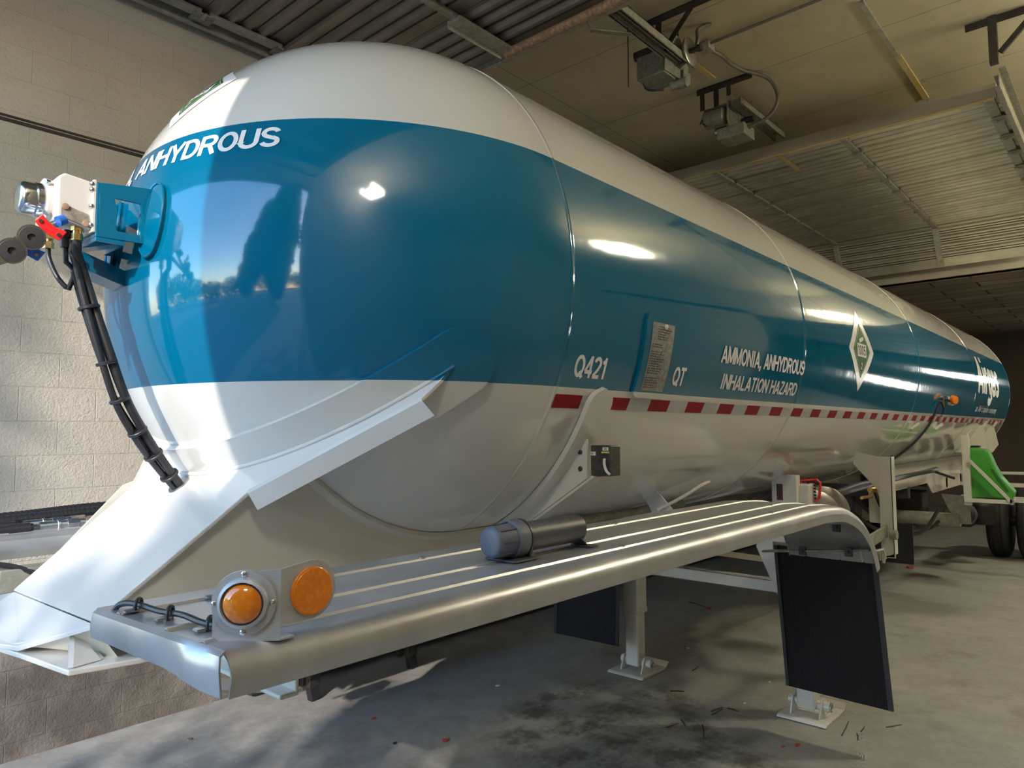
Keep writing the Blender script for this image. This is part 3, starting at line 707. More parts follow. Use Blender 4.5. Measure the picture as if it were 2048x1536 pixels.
# ---- fenders
def fender(s):
    rt = bpy.data.objects.new('fender', None); C.objects.link(rt); rt.parent = T
    # cross profile as (y, drop) from inner edge to the rolled outer edge
    cp = [(.69, .012), (.692, 0)]
    for yc in (.79, .985, 1.115): cp += [(yc - .010, 0), (yc - .004, -.0055), (yc + .004, -.0055), (yc + .008, 0)]
    for k in range(9):
        a = R(90 * k / 8 * 1.25); cp.append((1.165 + .042 * math.sin(a), .042 * (1 - math.cos(a))))
    cp += [(1.200, .075)]
    if s > 0: cp = [(.69 - .0, .075), (.675, .05), (.67, .03), (.675, .01), (.69, 0)] + cp[2:]
    long = [(-1.235 + .0, 1.48, 0)] + [(x, 1.48, 0) for x in (-.9, -.4, .2, .8, 1.3, 1.7)]
    pz = spline([(1.75, 0, 1.48), (2.05, 0, 1.455), (2.30, 0, 1.385), (2.47, 0, 1.29), (2.58, 0, 1.185), (2.64, 0, 1.085)], 5)
    st = [(x, z, 0.0) for x, z, _ in long] + [(p.x, p.z, 0.0) for p in pz]
    mb = MB(); n = len(cp)
    for k, (x, z, _) in enumerate(st):
        xa, za, _ = st[max(k - 1, 0)]; xb, zb, _ = st[min(k + 1, len(st) - 1)]
        tl = math.hypot(xb - xa, zb - za); tx, tz = (xb - xa) / tl, (zb - za) / tl
        for y, d in cp:
            sk = -.035 * (1.2 - y) / .5 if k == 0 else 0
            mb.v.append((x + sk + tz * d, s * y, z - tx * d))
    for k in range(len(st) - 1):
        for j in range(n - 1): mb.f.append([k * n + j, k * n + j + 1, (k + 1) * n + j + 1, (k + 1) * n + j]); mb.mi.append(0); mb.sm.append(True)
    o = mb.build('fender_skin', M['alu'], rt); solid(o, .004)
    # folded front lip, a little dented at the outer corner
    fl = MB(); xs = [.70 + .49 * k / 10 for k in range(11)]
    for k, y in enumerate(xs):
        x = -1.235 - .035 * (1.2 - y) / .5; dent = .008 * math.sin(k * 1.3) * (k / 10) ** 2
        fl.v += [(x, s * y, 1.481), (x - .010, s * y, 1.474), (x - .014 + dent, s * y, 1.45), (x - .012 + dent, s * (y + .004 * (k / 10)), 1.425 - .018 * (k / 10) ** 3)]
    for k in range(10):
        for j in range(3): fl.f.append([k * 4 + j, k * 4 + j + 1, k * 4 + 5 + j, k * 4 + 4 + j]); fl.mi.append(0); fl.sm.append(j == 0)
    o = fl.build('front_lip', M['alu'], rt); solid(o, .004)
    # hanger bars and bolts under the bend, rivets on top
    MB().bar((2.30, s * .62, 1.30), (2.30, s * 1.17, 1.355), .05, .02).build('fender_hanger', M['greyst'], rt, bev=.003)
    MB().bar((2.57, s * .55, 1.10), (2.57, s * 1.17, 1.17), .05, .012).build('fender_hanger', M['greyst'], rt, bev=.003)
    for x, y in ((.55, .79), (.10, 1.115), (-.45, .79), (1.30, 1.115), (1.62, .985), (-1.08, .80), (-1.10, .99)):
        MB().lathe([(0, .010), (.004, .010), (.007, .005)], (x, s * y, 1.486), (0, 0, 1), 10).build('rivet', M['steel'], rt)
    for x, y, z in ((2.30, .80, 1.30), (2.30, 1.08, 1.32), (2.56, .80, 1.13), (2.56, 1.06, 1.15)):
        MB().box((x - .02, s * y - .02, z - .025), (x + .0, s * y + .02, z + .025)).cyl((x - .035, s * y, z), (x - .02, s * y, z), .009, 8).build('clip_bolt', M['dark'], rt)
    return rt
fr = fender(-1); fl_ = fender(1)
def mud_flap(s):
    mb = MB(); x = 2.685
    mb.poly([(x, s * .585, 1.125), (x, s * 1.165, 1.125), (x + .02, s * 1.222, .252), (x + .02, s * .625, .262)], (.012, 0, 0))
    o = mb.build('mud_flap', M['flap'], T)
    em = mat('flap_edge_rubber', (.022, .022, .03), .5)
    MB().bar((x - .006, s * .585, 1.125), (x + .016, s * .630, .265), .014, .022, (0, 1, 0)).build('flap_edge', em, o, bev=.003)
    MB().bar((x - .004, s * 1.160, 1.12), (x + .018, s * 1.212, .255), .014, .03, (0, 1, 0)).build('flap_edge', em, o, bev=.003)
    MB().bar((x + .02, s * .56, 1.12), (x + .02, s * 1.19, 1.12), .02, .05, (0, 0, 1)).build('flap_bar', M['greyst'], o, bev=.003)
    return o
mud_flap(-1); mud_flap(1)
# ---- marker light pod on the near fender
pod = bpy.data.objects.new('marker_light_pod', None); C.objects.link(pod); pod.parent = T
ED = Vector((-1.14, -1.198, 1.483)); fd = Vector((-.72, .694, 0)).normalized(); fn = Vector((-.694, -.72, 0)).normalized()
H_ = .122
W_ = .118
fp = [ED, ED + fd * W_, ED + fd * W_ + Vector((0, 0, .062))]
for k in range(1, 8):
    a = R(180 - 90 * k / 7); fp.append(ED + fd * (W_ - .06 - .06 * math.cos(a)) + Vector((0, 0, .062 + .056 * math.sin(a))))
fp.append(ED + Vector((0, 0, H_)))
MB().poly(fp, -fn * .004).build('housing_front', M['satin'], pod)
sdv = Vector((1, 0.03, 0)).normalized(); sn = Vector((.03, -1, 0)).normalized(); SL = .118
sp = [ED + Vector((0, 0, .022)), ED + Vector((0, 0, H_))]
for k in range(0, 15):
    a = R(90 - 180 * k / 14); sp.append(ED + sdv * (SL - .055 + .055 * math.cos(a)) + Vector((0, 0, .076 + .054 * math.sin(a))))
MB().poly(sp, -sn * .004).build('housing_side', M['satin'], pod)
MB().poly([ED, ED + sdv * .03, ED + sdv * .03 - sn * .05, ED - sn * .05, ED + fd * W_], (0, 0, -.003)).build('housing_foot', M['satin'], pod)
c1 = ED + fd * .0625 + Vector((0, 0, .0655)) + fn * .0005
MB().lathe([(0, .057), (.006, .056), (.007, .045), (.016, .043), (.018, .038), (.014, .036)], c1, fn, 40).build('bezel', M['satin'], pod)
MB().lathe([(.008, .0362), (.016, .0358)], c1, fn, 40).build('gasket', mat('dark_gasket', (.05, .02, .02), .6), pod)
MB().lathe([(.008, .0345), (.015, .0345), (.020, .031), (.025, .022), (.0275, .012), (.028, .001)], c1, fn, 40).build('lens', M['amber'], pod)
for a in (90, 0, 180, 270):
    p = c1 + fd * (.0505 * math.cos(R(a))) + Vector((0, 0, .0505 * math.sin(R(a)))) + fn * .0062
    MB().lathe([(0, .0055), (.002, .0052), (.0035, .003)], p, fn, 12).build('screw', M['chrome'], pod)
c2 = ED + sdv * .064 + Vector((0, 0, .0735)) + sn * .0005
MB().lathe([(0, .0445), (.004, .044), (.005, .0425)], c2, sn, 40).lathe([(.004, .0422), (.006, .0405), (.0065, .001)], c2, sn, 40).build('reflector', M['amber'], pod)
# ---- wiring along the front edge of the fender
cab = MB().tube(spline([(-1.258, -.735, 1.470), (-1.245, -.745, 1.492), (-1.228, -.79, 1.497), (-1.215, -.87, 1.493), (-1.205, -.95, 1.497), (-1.195, -1.03, 1.492), (-1.165, -1.09, 1.492), (-1.13, -1.13, 1.497)], 6), .0062, 8).build('wiring', M['cable'], T)
for p in ((-1.227, -.795, 1.496), (-1.209, -.905, 1.494), (-1.193, -1.04, 1.493)):
    MB().tube([Vector(p) + Vector((.4 * math.cos(R(a)) * .028, .8 * math.cos(R(a)) * .016, math.sin(R(a)) * .013)) for a in range(0, 360, 30)], .0038, 6, closed=True).build('wire_tie', M['cable'], cab)
    MB().box((p[0] - .03, p[1] - .014, 1.486), (p[0] - .002, p[1] + .004, 1.490)).build('tie_mount', M['steel'], cab)
# ---- document tube
dt = bpy.data.objects.new('document_tube', None); C.objects.link(dt); dt.parent = T
ax = Vector((1, -.012, 0)).normalized(); o0 = Vector((-.375, -.985, 1.541)); 
MB().lathe([(.125, .043), (.40, .043), (.405, .038)], o0, ax, 36).build('tube_body', M['plastic'], dt)
MB().lathe([(0, .034), (.004, .041), (.012, .044), (.078, .0475), (.082, .054), (.118, .056), (.124, .053)], o0, ax, 36).build('tube_cap', M['lidpl'], dt)
mb = MB()
for a in range(0, 360, 45):
    u = Vector((0, math.cos(R(a)), math.sin(R(a)))); mb.bar(o0 + ax * .016 + u * .045, o0 + ax * .076 + u * .0485, .004, .004, u)
mb.build('grip_rib', M['plastic'], dt)
MB().lathe([(.1245, .0555), (.131, .0555)], o0, ax, 36).build('collar_ring', M['cable'], dt)
MB().box((-.335, -1.045, 1.484), (-.235, -.93, 1.490)).box((-.24, -1.02, 1.486), (-.225, -.95, 1.512)).build('mount_foot', M['plastic'], dt, bev=.003)
MB().poly([(.0, -1.02, 1.52), (.03, -1.03, 1.489), (.03, -.95, 1.489), (.0, -.95, 1.52)], (.008, 0, 0)).box((.02, -1.05, 1.484), (.065, -.97, 1.489)).build('mount_foot', M['plastic'], dt, bev=.002)
MB().cyl((-.315, -.955, 1.489), (-.315, -.955, 1.512), .008, 10).build('hasp', M['dark'], dt)
# ---- connector box on its bracket at the nose
cbx = bpy.data.objects.new('connector_bracket', None); C.objects.link(cbx); cbx.parent = T
def holed(y, th, hole=True):
    o_ = [(-1.122, 2.413), (-1.122, 2.572), (-.955, 2.592), (-.955, 2.418)]
    i_ = [(-1.072, 2.440), (-1.078, 2.535), (-1.010, 2.535), (-.995, 2.440)] if hole else None
    mb = MB(); n = 4
    vs = [(x, yy, z) for yy in (y, y + th) for x, z in o_] + [(x, yy, z) for yy in (y, y + th) for x, z in i_]
    fs = []
    for k in range(4):
        j = (k + 1) % 4
        fs += [(k, j, 8 + j, 8 + k), (4 + k, 4 + j, 12 + j, 12 + k), (k, j, 4 + j, 4 + k), (8 + k, 8 + j, 12 + j, 12 + k)]
    return mb.add(vs, fs)
holed(-.155, .008).build('side_plate', PAINT, cbx, bev=.002)
holed(.075, .008).build('side_plate', PAINT, cbx, bev=.002)
MB().box((-1.128, -.155, 2.413), (-1.120, .083, 2.572)).build('face_plate', PAINT, cbx, bev=.002)
MB().poly([(-1.12, -.02, 2.395), (-1.12, .083, 2.395), (-.985, .083, 2.352), (-.985, -.02, 2.352)], (0, 0, -.05)).build('lower_plate', PAINT, cbx, bev=.002)
MB().box((-1.128, -.155, 2.400), (-1.05, .083, 2.413)).build('lower_plate', PAINT, cbx, bev=.002)
for s_, yy, zz, w_, h_ in ((0, -.155, 2.49, .05, .235), (1, .08, 2.49, .05, .235)):
    mb = MB(); g_ = []; nn2 = 20
    for k in range(nn2):
        a = 2 * PI * k / nn2; dy = .055 * math.cos(a); dz = (.115 if abs(math.sin(a)) > .0 else 0) * math.sin(a)
        y, z = yy - .02 * (1 - 2 * s_) + dy, zz + dz; g_.append((y, z))
    ring_ = [(-math.sqrt(max(1.012 ** 2 - y * y - (z - ZC) ** 2, 0)), y, z) for y, z in g_]
    ring2 = [(-math.sqrt(max(.99 ** 2 - y * y - (z - ZC) ** 2, 0)), y, z) for y, z in g_]
    cen = [(-1.0135 + .03 * 0, yy - .02 * (1 - 2 * s_), zz)]
    cx_ = -math.sqrt(1.013 ** 2 - cen[0][1] ** 2 - (zz - ZC) ** 2)
    mb.add(ring_ + ring2 + [(cx_, cen[0][1], zz)], [(k, (k + 1) % nn2, nn2 + (k + 1) % nn2, nn2 + k) for k in range(nn2)] + [(k, (k + 1) % nn2, 2 * nn2) for k in range(nn2)], sm=True)
    mb.build('bracket_pad', PAINT, cbx)
    MB().tube([Vector(p) for p in ring_], .005, 8, closed=True).build('pad_weld', PAINT, cbx)
box = MB().poly([(-1.222, -.14, 2.450), (-1.222, -.14, 2.568), (-1.205, -.14, 2.582), (-1.128, -.14, 2.572), (-1.128, -.14, 2.432)], (0, .205, 0)).build('connector_box', M['white'], T, bev=.006, seg=3)
MB().box((-1.137, -.152, 2.425), (-1.128, .08, 2.578)).build('box_flange', M['white'], box, bev=.002)
MB().poly([(-1.212, -.1412, 2.455), (-1.212, -.1412, 2.492), (-1.145, -.1412, 2.475), (-1.137, -.1412, 2.437)], (0, -.0012, 0)).build('bare_patch', M['rustpaint'], box)
for p in ((-1.203, -.143, 2.485), (-1.150, -.143, 2.447)): MB().lathe([(0, .010), (.003, .009), (.004, .003)], p, (0, -1, 0), 12).build('bolt', M['rusty'], box)
for z in (2.565, 2.548, 2.50, 2.445): MB().lathe([(0, .007), (.006, .006), (.008, .003)], (-1.1385, -.148, z), (-1, -.4, 0), 10).build('bolt', M['steel'], box)
MB().lathe([(0, .066), (.012, .066), (.014, .062)], (-1.222, -.045, 2.513), (-1, 0, 0), 32).build('mounting_ring', M['white'], box)
MB().lathe([(0, .050), (.018, .050), (.022, .046), (.046, .046), (.054, .042), (.058, .034), (.059, .02)], (-1.236, -.045, 2.513), (-1, 0, 0), 28).build('socket_cap', M['chrome'], box)
MB().lathe([(0, .020), (.004, .020), (.006, .012)], (-1.262, -.086, 2.505), (0, -1, 0), 16).build('cap_ear', M['steel'], box)
for p in ((-1.232, -.10, 2.555), (-1.232, -.098, 2.468)): MB().lathe([(0, .008), (.01, .007)], p, (-1, -.2, 0), 8).build('bolt', M['steel'], box)
# gladhand couplings
def gladhand(c, tagm, tilt, stem0):
    g_ = bpy.data.objects.new('gladhand', None); C.objects.link(g_); g_.parent = T
    c = Vector(c); n_ = Vector((-.22, -.95, -.22)).normalized()
    MB().lathe([(-.030, .014), (-.022, .026), (-.004, .034), (.004, .034), (.0045, .031)], c, n_, 28).build('coupling_body', M['chrome'], g_)
    MB().lathe([(.006, .029), (.011, .028), (.012, .010), (.006, .009), (.005, .001)], c, n_, 28).build('coupling_seal', M['seal'], g_)
    d = Vector((-.75, .2, -.65)).normalized(); x_ = n_.cross(d)
    MB().poly([c + d * .028 + x_ * .02, c + d * .062 + x_ * .012, c + d * .066 - x_ * .012, c + d * .03 - x_ * .022], n_ * .008).build('coupling_lug', M['chrome'], g_)
    MB().tube([Vector(stem0), c - n_ * .02 + Vector((.012, .01, .02)), c - n_ * .02], .010, 12).build('coupling_stem', M['steel'], g_)
    t0 = Vector(tilt); u = Vector((.75, -.1, -.55)).normalized(); v_ = u.cross(n_).normalized()
    MB().poly([t0 - u * .035 - v_ * .017, t0 - u * .008 - v_ * .011, t0 + u * .010 - v_ * .012, t0 + u * .036 - v_ * .020, t0 + u * .038 + v_ * .012, t0 + u * .010 + v_ * .016, t0 - u * .01 + v_ * .017, t0 - u * .036 + v_ * .010], n_ * .006).build('handle_tag', tagm, g_, bev=.002)
    for s in (-1, 1): MB().lathe([(0, .006), (.004, .005)], t0 + u * s * .026 + n_ * .006, n_, 10).build('tag_bolt', M['chrome'], g_)
gladhand((-1.283, -.155, 2.378), M['red'], (-1.245, -.165, 2.410), (-1.195, -.13, 2.452))
gladhand((-1.327, -.160, 2.332), M['bluep'], (-1.285, -.130, 2.352), (-1.235, -.08, 2.430))
MB().cyl((-1.205, -.146, 2.446), (-1.222, -.150, 2.436), .014, 14).build('stem_nut', M['bluep'], box)
for p in ((-1.163, -.115, 2.440), (-1.208, -.02, 2.425)):
    mb = MB().lathe([(0, .016), (.012, .016)], p, (0, 0, -1), 6, sharp=True).lathe([(.012, .012), (.020, .012)], p, (0, 0, -1), 12).lathe([(.020, .015), (.040, .015)], p, (0, 0, -1), 6, sharp=True)
    mb.build('brass_fitting', M['brass'], box)
MB().lathe([(0, .017), (.020, .017), (.022, .013), (.05, .013)], (-1.185, -.09, 2.430), (0, 0, -1), 14).build('cable_gland', M['cable'], box)
# hose bundle down to the gooseneck
hb = bpy.data.objects.new('hose_bundle', None); C.objects.link(hb); hb.parent = T
main = spline([(-1.150, -.085, 2.33), (-1.128, -.088, 2.25), (-1.082, -.10, 2.095), (-1.030, -.10, 1.95), (-.965, -.085, 1.845), (-.90, -.06, 1.765), (-.825, -.035, 1.680)], 8)
def strand(ph, r_, off, tw, lead, mt=M['cable']):
    pts = [Vector(p) for p in lead]; n_ = len(main)
    for k, p in enumerate(main):
        a = ph + tw * k / n_; d = (main[min(k + 1, n_ - 1)] - main[max(k - 1, 0)]).normalized(); x_ = d.cross(Vector((0, 1, 0))).normalized(); y_ = d.cross(x_)
        o_ = off * min(1, .6 + .4 * math.sin(PI * k / n_)); pts.append(p + (x_ * math.cos(a) + y_ * math.sin(a)) * o_)
    MB().tube(pts, r_, 9).build('hose', mt, hb)
strand(0, .0125, .017, 1.2, [(-1.163, -.115, 2.405), (-1.162, -.113, 2.37)])
strand(2.0, .010, .018, 1.5, [(-1.172, -.10, 2.405), (-1.170, -.10, 2.37)])
strand(3.6, .0075, .020, 1.9, [(-1.185, -.09, 2.385), (-1.182, -.09, 2.34)])
strand(5.0, .0070, .019, 1.3, spline([(-1.208, -.02, 2.388), (-1.205, -.022, 2.355), (-1.190, -.05, 2.300), (-1.165, -.075, 2.26)], 6)[:-1])
for k in (10, 18, 24, 31, 38, 44):
    p = main[k]; d = (main[k + 1] - main[k - 1]).normalized()
    MB().lathe([(-.005, .0275), (-.003, .0295), (.003, .0295), (.005, .0275)], p, d, 18).build('wrap_tie', M['cable'], hb)
MB().lathe([(.003, .026), (.005, .038), (.010, .036), (.012, .026)], (-.816, -.030, 1.681), nn, 24).build('grommet', M['steel'], hb)

# ---- landing gear
def landing_leg(s):
    lg = bpy.data.objects.new('landing_leg', None); C.objects.link(lg); lg.parent = T
    x, y = 2.985, s * .65
    MB().box((x - .068, y - .068, .47), (x + .068, y + .068, 1.50)).build('outer_tube', M['white'], lg, bev=.012, seg=3)
    MB().box((x - .072, y - .072, .455), (x + .072, y + .072, .50)).build('tube_collar', M['cream'], lg, bev=.01)
    MB().box((x - .056, y - .056, .06), (x + .056, y + .056, .60)).build('inner_tube', M['white'], lg, bev=.012, seg=3)
    fy = y + (.0 if s < 0 else .01)
    ft = MB().poly([(x - .125, fy - .155, .012), (x + .215, fy - .155, .012), (x + .215, fy + .155, .012), (x - .125, fy + .155, .012)], (0, 0, .008))
    ft.poly([(x + .21, fy - .155, .015), (x + .25, fy - .155, .045), (x + .25, fy + .155, .045), (x + .21, fy + .155, .015)], (0, 0, .008)).poly([(x - .125, fy - .155, .012), (x - .145, fy - .155, .004), (x - .145, fy + .155, .004), (x - .125, fy + .155, .012)], (0, 0, .008))
    ft.box((x - .12, fy - .15, 0), (x + .2, fy + .15, .013))
    f_ = ft.build('foot_plate', M['white'], lg, bev=.002)
    for t in (-1, 1):
        yy = y + t * .085
        MB().poly([(x - .075, yy, .02), (x + .10, yy, .02), (x + .06, yy, .11), (x + .02, yy, .135), (x - .03, yy, .125)], (0, t * .010, 0)).build('foot_lug', M['white'], lg, bev=.002)
    MB().cyl((x + .01, y - .135, .085), (x + .01, y + .125, .085), .030, 18).build('foot_pin', M['white'], lg)
    MB().lathe([(0, .03), (.004, .03), (.006, .018), (-.004, .014)], (x + .01, y - .138, .085), (0, -1, 0), 18).build('pin_washer', M['steel'], lg)
    MB().box((x - .13, y - .015 if s < 0 else y - .15, 1.30), (x - .06, y + .15 if s < 0 else y + .015, 1.56)).build('leg_mount', M['cream'], lg, bev=.006)
    MB().poly([(x - .075, y + s * -.12, 1.44), (x - .075, y - s * .29, 1.07), (x - .075, y - s * .15, .76), (x - .075, y + s * .06, .76), (x - .075, y + s * .06, 1.44)], (.010, 0, 0)).build('brace_plate', M['white'], lg, bev=.002)
    MB().box((x - .10, y - .10, .735), (x + .11, y + .10, .80)).build('beam_bracket', M['white'], lg, bev=.006)
    return lg
ln = landing_leg(-1); landing_leg(1)
MB().box((2.853, -.575, 1.395), (2.856, -.535, 1.50)).build('marker_patch', mat('dark_red_reflector', (.12, .012, .012), .3, var=.6, vscale=60), T)
MB().box((2.94, -.60, .765), (2.952, .60, .85)).box((2.94, -.60, .765), (3.03, .60, .775)).box((2.94, -.60, .842), (3.03, .60, .85)).build('cross_beam', M['white'], T, bev=.003)
MB().bar((3.2, .30, .95), (4.5, .20, .70), .05, .05).bar((3.6, -.55, 1.12), (3.6, .6, 1.12), .08, .10).build('frame_brace', M['cream'], T, bev=.004)
# ---- clutter under the belly
MB().tube([(.55, -.44, 1.447), (1.1, -.44, 1.450), (1.75, -.44, 1.452)], .020, 12).build('belly_pipe', M['greyst'], T)
MB().poly([(1.25, -.464, 1.56), (1.25, -.592, 1.60), (1.25, -.575, 1.55), (1.25, -.60, 1.53), (1.25, -.66, 1.47), (1.25, -.71, 1.42), (1.25, -.56, 1.40), (1.25, -.535, 1.47), (1.25, -.506, 1.51)], (.012, 0, 0)).build('fender_bracket', M['white'], T, bev=.002)
MB().tube(spline([(1.20, -.60, 1.47), (1.30, -.68, 1.53), (1.38, -.74, 1.585), (1.45, -.75, 1.60)], 5), .008, 8).build('bracket_stay', M['white'], T)
for x_, y_, r_, ln_ in ((3.62, -.42, .21, .9), (4.02, -.36, .21, .9)):
    o = MB().lathe([(0, .02), (.005, r_ * .45), (.02, r_ * .8), (.05, r_), (ln_ - .05, r_), (ln_ - .02, r_ * .8), (ln_, .02)], (x_ - .30, y_ - .20, 1.22), (.75, .66, 0), 36).build('air_tank', mat('tank_grey', (.30, .28, .27), .35, .6, var=.2), T)
    MB().lathe([(.22, r_ + .004), (.26, r_ + .004)], (x_ - .30, y_ - .20, 1.22), (.75, .66, 0), 36).build('tank_strap', M['dark'], o)
rg = bpy.data.objects.new('release_handle', None); C.objects.link(rg); rg.parent = T
def redp(a, b): return Vector((3.02, -.575 - a, 1.385 + b))
MB().tube([redp(.06, .01), redp(.06, .13), redp(.165, .14), redp(.185, .12), redp(.175, .02), redp(.15, 0)], .009, 8, closed=True).bar(redp(.075, 0), redp(.075, .14), .012, .02).bar(redp(.0, .07), redp(.08, .08), .012, .03).bar(redp(.0, .02), redp(.06, .03), .012, .02).build('red_frame', M['red'], rg)
for k in range(6): MB().tube([redp(.10, .015 + k * .021), redp(.125, .022 + k * .021), redp(.155, .018 + k * .021)], .007, 8).build('rubber_rib', M['black'], rg)
cbm = MB()
rnd = random.Random(9)
for k in range(5):
    cbm.tube(spline([(3.1, -.30 - k * .03, 1.31 + k * .01), (3.6, -.50 - rnd.uniform(0, .05), 1.33 + rnd.uniform(0, .04)), (4.6, -.56 - rnd.uniform(0, .05), 1.37 + rnd.uniform(0, .04)), (5.6, -.60, 1.39 + rnd.uniform(0, .03)), (7.2, -.60 - rnd.uniform(0, .04), 1.40 + rnd.uniform(0, .03))], 5), .018, 7)
cbm.build('cable_loom', M['cable'], T)
MB().tube(spline([(7.0, -.62, 1.41), (7.15, -.70, 1.36), (7.25, -.78, 1.32)], 6), .015, 8).build('loose_cable', M['cable'], T)
# step post with its side bar
MB().box((3.87, -.982, .93), (3.88, -.892, 1.655)).poly([(3.87, -.892, .93), (3.87, -.982, .93), (3.87, -.982, .955), (3.87, -.892, .90)], (.01, 0, 0)).box((3.87, -.982, .95), (3.96, -.972, 1.655)).build('step_post', M['cream'], T, bev=.003)
MB().poly([(3.875, -.892, 1.655), (3.875, -.74, 1.69), (3.875, -.72, 1.60), (3.875, -.892, 1.40)], (.010, 0, 0)).build('post_gusset', M['cream'], T)
MB().bar((3.05, -.93, 1.07), (3.90, -.93, 1.12), .02, .085).cyl((3.84, -.965, 1.10), (3.84, -1.01, 1.10), .035, 16).build('step_bar', M['greyst'], T, bev=.003)
MB().tube([(3.1, -1.0, 1.06), (3.45, -1.01, 1.05), (3.50, -1.01, 1.0), (3.50, -1.0, .95)], .009, 8).build('step_loop', M['white'], T)
wb = MB().box((4.30, -.84, 1.12), (4.52, -.70, 1.40)).build('valve_box', M['white'], T, bev=.01)
MB().tube(spline([(4.28, -.76, 1.36), (4.26, -.80, 1.26), (4.30, -.85, 1.17)], 6), .014, 8).build('valve_hose', M['cable'], wb)
MB().lathe([(0, .02), (.1, .02), (.1, .03), (.14, .03)], (4.2, -.74, 1.385), (1, -.1, 0), 10).lathe([(0, .012), (.2, .012)], (4.02, -.73, 1.335), (1, -.1, 0), 8).build('valve_fitting', M['brass'], wb)
MB().box((4.33, -1.0, .82), (4.345, -.80, 1.13)).build('splash_flap', M['black'], T)
# rear subframe
MB().poly([(5.6, -.50, 1.25), (7.35, -.50, 1.25), (7.6, -.50, 1.12), (10.6, -.50, 1.12), (10.6, -.50, ZC - .87), (5.2, -.50, ZC - .87)], (0, .012, 0)).build('subframe_rail', M['cream'], T)
MB().poly([(5.6, .50, 1.25), (7.35, .50, 1.25), (7.6, .50, 1.12), (10.6, .50, 1.12), (10.6, .50, ZC - .87), (5.2, .50, ZC - .87)], (0, -.012, 0)).build('subframe_rail', M['cream'], T)
MB().cyl((7.62, -.76, .83), (7.62, .70, .82), .075, 20).build('cross_tube', M['strap'], T)
MB().poly([(7.6, -.58, 1.12), (7.6, -.86, 1.10), (7.6, -.865, .79), (7.6, -.73, .79), (7.6, -.64, .97)], (.012, 0, 0)).build('spring_hanger', M['strap'], T, bev=.002)
for x_ in (6.5, 8.4, 9.3): MB().bar((x_, -.5, 1.2), (x_, .5, 1.2), .10, .12).build('frame_crossmember', M['dark'], T)
rnd = random.Random(3)
for k in range(4): MB().tube(spline([(6.2 + k * .5, .1, 1.1), (6.5 + k * .5, -.2, .78 - .03 * k), (6.9 + k * .5, -.5, .74), (7.3 + k * .5, -.6, .95)], 6), .020, 8).build('air_line', M['cable'], T)
MB().box((6.7, .10, .80), (7.0, .4, 1.2)).build('valve_block', M['dark'], T, bev=.02)
MB().box((8.0, -.3, .75), (8.35, .1, 1.1)).build('valve_block', M['dark'], T, bev=.02)
MB().lathe([(0, .10), (.03, .13), (.2, .13), (.23, .10)], (8.6, -.62, .80), (1, 0, -.1), 24).build('brake_chamber', M['black'], T)
MB().cyl((10.85, -1.1, .52), (10.85, 1.1, .52), .07, 18).build('axle', M['dark'], T)
MB().box((9.4, -.58, .55), (10.6, -.44, .80)).lathe([(0, .15), (.08, .17), (.24, .17), (.30, .14)], (9.9, -.62, .55), (0, 0, 1), 24).build('suspension_arm', M['black'], T, bev=.02)
for y0_, y1_ in ((-1.22, -.94), (-.86, -.58), (.58, .86), (.94, 1.22)):
    wr = bpy.data.objects.new('wheel', None); C.objects.link(wr); wr.parent = T; d_ = y1_ - y0_
    MB().lathe([(.02, .29), (.0, .36), (.01, .44), (.035, .50), (.06, .518), (d_ * .28, .52), (d_ * .30, .510), (d_ * .33, .51), (d_ * .35, .52), (d_ * .65, .52), (d_ * .67, .51), (d_ * .70, .51), (d_ * .72, .52), (d_ - .06, .518), (d_ - .035, .50), (d_ - .01, .44), (d_, .36), (d_ - .02, .29)], (10.85, y0_, .52), (0, 1, 0), 48).build('tyre', M['tyre'], wr)
    MB().lathe([(.03, .30), (.06, .28), (.10, .16), (.11, .08), (d_ - .1, .08), (d_ - .03, .29)], (10.85, y0_, .52), (0, 1, 0), 36).build('rim', M['steel'], wr)
# chock holder with the green chock
hx = 7.30
ch = bpy.data.objects.new('chock_holder', None); C.objects.link(ch); ch.parent = T
MB().box((hx, -.918, 1.03), (hx + .01, -.855, 1.79)).box((hx, -.925, 1.03), (hx + .06, -.916, 1.79)).build('holder_post', M['cream'], ch, bev=.002)
MB().tube([(hx + .02, -.905, 1.79), (hx + .02, -.945, 1.84), (hx + .02, -.96, 1.85)], .012, 8).build('post_hook', M['cream'], ch)
MB().box((hx - .02, -1.29, 1.065), (hx + .34, -.86, 1.105)).build('holder_shelf', M['cream'], ch, bev=.003)
MB().bar((hx - .015, -.925, 1.52), (hx - .015, -1.29, 1.085), .03, .03).bar((hx + .33, -.925, 1.52), (hx + .33, -1.29, 1.085), .03, .03).build('holder_strap', M['cream'], ch)
MB().box((hx - .03, -1.305, 1.06), (hx + .0, -1.275, 1.12)).build('strap_buckle', M['steel'], ch)
chk = MB().poly([(hx + .02, -.86, 1.108), (hx + .02, -.88, 1.66), (hx + .02, -1.06, 1.635), (hx + .02, -1.085, 1.61), (hx + .02, -1.135, 1.46), (hx + .02, -1.19, 1.34), (hx + .02, -1.30, 1.19), (hx + .02, -1.285, 1.115)], (.235, 0, 0)).build('green_chock', M['green'], None, bev=.018, seg=3)
origin_to(chk, (hx + .15, -1.0, 1.108)); tag(chk, 'bright green plastic wheel chock standing in the white holder on the trailer flank', 'wheel chock')
gk = MB().poly([(hx + .016, -1.10, 1.43), (hx + .016, -1.13, 1.42), (hx + .016, -1.22, 1.27), (hx + .016, -1.265, 1.19), (hx + .016, -1.235, 1.19), (hx + .016, -1.16, 1.30)], (.006, 0, 0)).build('chock_grip', mat('dark_green', (.02, .13, .012), .5), None, bev=.002)
gc = MB().box((hx + .08, -1.0, 1.655), (hx + .2, -.92, 1.675)).build('chock_cap', M['black'], None, bev=.004)
